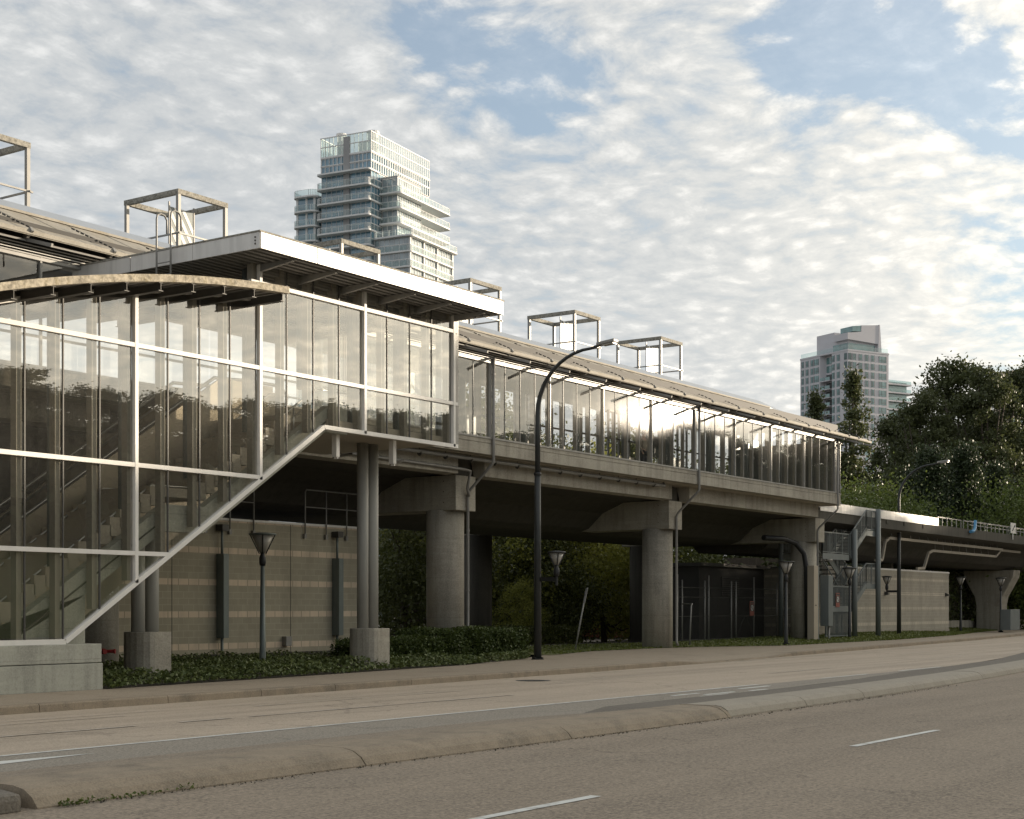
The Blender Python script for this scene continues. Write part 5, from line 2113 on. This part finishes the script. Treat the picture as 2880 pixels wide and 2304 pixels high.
# open glass crown: see-through upper screen, glazed storey below
m = MB()
m.quad((0, 0, 95.1), (23.8, 0, 95.1), (23.8, 0, ZT), (0, 0, ZT))
m.quad((0, 0, 95.1), (0, 12.2, 95.1), (0, 12.2, ZT), (0, 0, ZT))
m.quad((0, 12.2, 95.1), (23.8, 12.2, 95.1), (23.8, 12.2, ZT), (0, 12.2, ZT))
cr = m.build('crown_glass', GLASSR, t1, local=True)
m = MB()
for i in range(27):
    x = 23.8 * i / 26
    m.box(x - .05, x + .05, -.06, .06, 91.2, ZT)
    m.box(x - .05, x + .05, 12.15, 12.3, 95.1, ZT)
for i in range(13):
    y = 12.2 * i / 12
    m.box(-.06, .06, y - .05, y + .05, 91.2, ZT)
for z in (ZT, 97.1, 95.0, 93.2):
    m.box(-.1, 23.9, -.1, .1, z - .09, z + .09)
    m.box(-.1, .1, .102, 12.3, z - .09, z + .09)
m.box(-.1, 23.9, 12.1, 12.32, ZT - .09, ZT + .09)
m.build('crown_frame', TFRAME, t1, local=True)
MB().box(-.12, 24.0, -.12, 12.3, 94.75, 95.1).build('crown_slab', SLABW, t1, local=True)
MB().box(-.22, .4, 5.2, 6.6, 62, 98.6).build('grey_pier', TGREY, t1, local=True)
m = MB()
m.box(3.5, 6.0, 3.0, 5.2, 95.1, 98.4)
m.box(9, 12, 4, 7, 95.1, 98.0)
m.lathe((2.2, 8.6, 95.1), [(.9, 0), (.9, 4.5), (1.1, 4.6), (1.1, 5.0)], 14)
m.lathe((4.2, 2.2, 95.1), [(1.1, 0), (1.1, 4.7), (1.3, 4.8), (1.3, 5.2)], 14)
m.build('rooftop_plant', SLABW, t1, local=True)
z = 91.0
i = 0
glazing(t1, .12, 23.7, .12, 12.1, 91.3, 94.7, TG1, .92, 2)
while z > 55:
    glazing(t1, .12, 23.7, .12, 12.1, z - FL + .3, z, TG1, 1.15, 2)
    slab(t1, -1.5, 4.0 if i else 3, -.25, 12.6, z - (0 if i == 0 else 0), .9, SLABW, rail=i > 0, corners=(0, 1, 1, 0))
    if i > 0:
        slab(t1, -1.6, 5, 12.7, 18.6, z - .9, 1.6, SLABW, corners=(0, 1, 1, 0))
    z -= FL
    i += 1
MB().box(-.3, 5, 13.4, 18.2, 0, 87.2).build('rear_wing', TG1, t1, local=True)
m = MB()
for y in (13.6, 15.6, 17.9):
    m.box(-.4, -.0, y - .25, y + .25, 40, 87.2)
m.build('rear_wing_piers', SLABW, t1, local=True)
# projecting bay with long balconies on the sunlit side
glazing(t1, 4.2, 13.7, -3.7, -.1, 86.9, 90.0, TG2, .95, 2)
MB().box(4.15, 13.75, -3.78, .2, 90.0, 90.5).build('bay_roof', TGREY, t1, local=True)
z = 86.6
for k in range(3):
    slab(t1, 3.0, 24.6, -5.1, -.1, z - FL * k, .9, SLABW, corners=(0, 0, 1, 1))
    glazing(t1, 4.2, 13.7, -3.7, -.1, z - FL * (k + 1) + .33, z - FL * k - .003, TG2, .95, 2)
    glazing(t1, 13.72, 23.4, -1.8, -.1, z - FL * (k + 1) + .33, z - FL * k - .003, TG2, .95, 2)
# stepped lower wing
MB().box(1.2, 19.0, -8.2, -.1, 0, 76.6).build('lower_wing', TG2, t1, local=True)
z = 76.8
i = 0
while z > 52:
    slab(t1, .2 if i == 0 else .6, 18.6 + (1.4 if i == 0 else .8), -9.4 + (.5 if i else 0), -.2, z, .9, SLABW, corners=(0, 1, 1, 1))
    glazing(t1, 1.1, 19.1, -8.3, -.15, z - FL + .33, z - .003, TG2, 1.1, 2)
    for x in (1.3, 6.8, 12.4, 18.9):
        MB().box(x - .22, x + .22, -8.6, -8.32, z - FL + .325, z - .002).build('balcony_divider', SLABW, t1, local=True)
    z -= FL
    i += 1
m = MB()
for k in range(6):
    m.box(19.8 + k, 19.9 + k, -7.0, -6.9, 61, 70.5)
    m.box(25.0, 25.1, -7 + k, -6.9 + k, 61, 70.5)
m.box(19.8, 25.1, -7.05, -6.9, 70.3, 70.5)
m.box(25.0, 25.15, -7, -1, 70.3, 70.5)
m.box(19.8, 25.1, -7.05, -6.9, 65.5, 65.7)
m.build('terrace_frame', TDARK, t1, local=True)
MB().box(19.9, 25.0, -6.85, -1.2, 61, 70.2).build('terrace_screen', GLASSR, t1, local=True)
MB().box(19, 26, -8, -.5, 0, 61).build('podium', SLABW, t1, local=True)

# ------------------------------------------------------------------ pale tower to the right
t2 = thing('pale_tower', 'pale grey apartment tower with dark framed windows and teal glass balconies', 'apartment tower', (487.9, 200.3, 0), R(-25.2))
ZC = 89.5
MB().prism([(0, 0, 0), (18.6, 0, 0), (18.6, 24.2, 0), (0, 24.2, 0), (0, 14.0, 0), (2.2, 13.2, 0), (2.2, 8.2, 0), (0, 8.0, 0)], (0, 0, ZC)).build('wall', TLAV, t2, local=True)


def win(side, a, z, w, h):
    """window with dark frame on the left (side 0) or right (side 1) face"""
    mb, fr = MB(), MB()
    if side == 0:
        mb.box(-.05, .05, a, a + w, z, z + h)
        fr.box(-.12, -.052, a - .1, a, z - .1, z + h + .1)
        fr.box(-.12, -.052, a + w, a + w + .1, z - .1, z + h + .1)
        fr.box(-.11, -.052, a + w * .38, a + w * .38 + .1, z, z + h)
        fr.box(-.11, -.053, a, a + w, z + h * .3, z + h * .3 + .08)
    else:
        mb.box(a, a + w, -.05, .05, z, z + h)
        fr.box(a - .1, a, -.12, -.052, z - .1, z + h + .1)
        fr.box(a + w, a + w + .1, -.12, -.052, z - .1, z + h + .1)
        fr.box(a + w * .38, a + w * .38 + .1, -.11, -.052, z, z + h)
        fr.box(a, a + w, -.11, -.053, z + h * .3, z + h * .3 + .08)
    o = mb.build('window', TG3, t2, local=True)
    fr.build('window_frame', TDARK, o, local=True)


for r_ in range(9):
    z = ZC - 3.4 - 2.92 * r_
    for a, w in ((4.0, 1.3), (6.6, 1.2), (14.6, 2.2), (17.4, 1.2), (20.0, 1.2), (22.4, 1.0)):
        win(0, a, z, w, 2.1)
    for a, w in ((2.2, 1.3), (5.0, 1.3), (7.8, 1.3), (10.6, 1.3), (14.2, 3.2)):
        win(1, a, z, w, 2.1)
rows = MB()
rowf = MB()
for r_ in range(22):
    z = ZC - 3.4 - 2.92 * r_
    if r_ < 18:
        # rounded corner window
        rows.prism([(-.12, 1.6, z), (-.12, .5, z), (.5, -.12, z), (1.5, -.12, z), (1.5, .2, z), (.2, 1.6, z)], (0, 0, 2.1))
        for q_ in ((-.16, 1.55), (-.17, .95), (-.17, .5), (.2, .05), (.5, -.17), (1.0, -.17), (1.45, -.16)):
            rowf.box(q_[0] - .06, q_[0] + .06, q_[1] - .06, q_[1] + .06, z - .08, z + 2.18)
    if r_ > 8:
        for a, w in ((4.0, 1.3), (6.6, 1.2), (17.4, 1.2), (20.0, 1.2)):
            rows.box(-.05, .05, a, a + w, z, z + 2.1)
        for a, w in ((2.2, 1.3), (5.0, 1.3), (7.8, 1.3), (10.6, 1.3)):
            rows.box(a, a + w, -.05, .05, z, z + 2.1)
    if r_ < 2:
        rows.box(2.12, 2.3, 8.6, 13.0, z, z + 2.3)
tag(rows.build('window_rows', TG3, t2, local=True), kind='stuff')
tag(rowf.build('corner_window_frames', TDARK, t2, local=True), kind='stuff')
for r_ in range(2, 10):
    z = ZC - 3.6 - 2.92 * r_
    o = MB().box(-.6, 2.1, 8.4, 13.6, z - .25, z).build('balcony', TLAV, t2, local=True)
    mb = MB()
    mb.box(-.55, -.5, 8.5, 10.8, z + .05, z + 1.15)
    mb.box(-.55, -.5, 11.2, 13.5, z + .05, z + 1.15)
    mb.build('glass_railing', TG3, o, local=True)
    MB().box(2.05, 2.19, 8.5, 13.0, z + .1, z + 2.4).build('balcony_door', TDARK, t2, local=True)
# roof terrace glass and sloping penthouse
m = MB()
m.strip([(.1, 24, ZC), (.1, 14, ZC), (.1, .1, ZC), (18.4, .1, ZC)], [(.1, 24, ZC + 1.5), (.1, 14, ZC + 1.5), (.1, .1, ZC + 1.5), (18.4, .1, ZC + 1.5)])
m.build('roof_railing', GLASSR, t2, local=True)
MB().box(-.12, 18.8, -.12, 24.3, ZC - .5, ZC + .02).build('parapet', TLAV, t2, local=True)
MB().box(2.0, 15.0, 2.0, 16, ZC, ZC + 4.2).build('penthouse', TLAV, t2, local=True)
m = MB()
m.prism([(.8, .9, ZC + 3.6), (15.4, .9, ZC + 3.0), (15.0, .9, ZC + 9.6), (7.0, .9, ZC + 8.8), (6.9, .9, ZC + 6.6), (.8, .9, ZC + 5.8)], (0, 7.0, 0))
m.build('penthouse_roof', TLAV, t2, local=True)
MB().prism([(14.6, .8, ZC), (16.2, .8, ZC), (15.4, .8, ZC + 9.7), (14.9, .8, ZC + 9.7)], (0, 1.2, 0)).build('penthouse_fin', TLAV, t2, local=True)
m = MB()
m.prism([(3.0, .95, ZC + 6.4), (6.8, .95, ZC + 6.7), (6.8, .95, ZC + 8.7), (3.0, .95, ZC + 8.2)], (0, 6, 0))
m.box(2.0, 14.0, 1.9, 2.0, ZC + .4, ZC + 2.6)
m.box(1.9, 2.0, 2.2, 9.5, ZC + .4, ZC + 2.6)
m.build('penthouse_window', TG3, t2, local=True)
MB().box(3.0, 9.0, 10, 19.0, ZC, ZC + 7.4).build('penthouse_block', TLAV, t2, local=True)
# lower teal wing on the right
MB().box(18.7, 30.0, 3.0, 16, 0, 80.5).build('wing', TG3, t2, local=True)
for r_ in range(6):
    z = 79.6 - 2.92 * r_
    o = MB().box(18.0, 31.0 + (2 if r_ == 1 else 0), 1.6, 16.2, z - .3, z + .15).build('wing_balcony', TLAV, t2, local=True)
    MB().box(18.1, 30.9, 1.7, 1.76, z + .2, z + 1.25).build('glass_railing', GLASSR, o, local=True)
# distant towers past the grove
for px, pw, zt, d, m_, lb in ((2146, 44, 89, 560, TANBOX, 'tan distant tower behind the trees at the right border'), (2116, 20, 84, 590, STEEL_B, 'blue grey distant tower left of the tan one')):
    a = fwd(px, d, 0)
    root = thing('distant_tower', lb, 'tower', a, R(-20))
    w = pw * d / 3200
    MB().box(-w / 2, w / 2, 0, w, 0, zt).build('wall', m_, root, local=True)
    m = MB()
    for k in range(20):
        m.box(-w / 2 + .3, w / 2 - .3, -.1, -.02, zt - 4 - 3.1 * k, zt - 2.4 - 3.1 * k)
    m.build('window_bands', TG1, root, local=True)
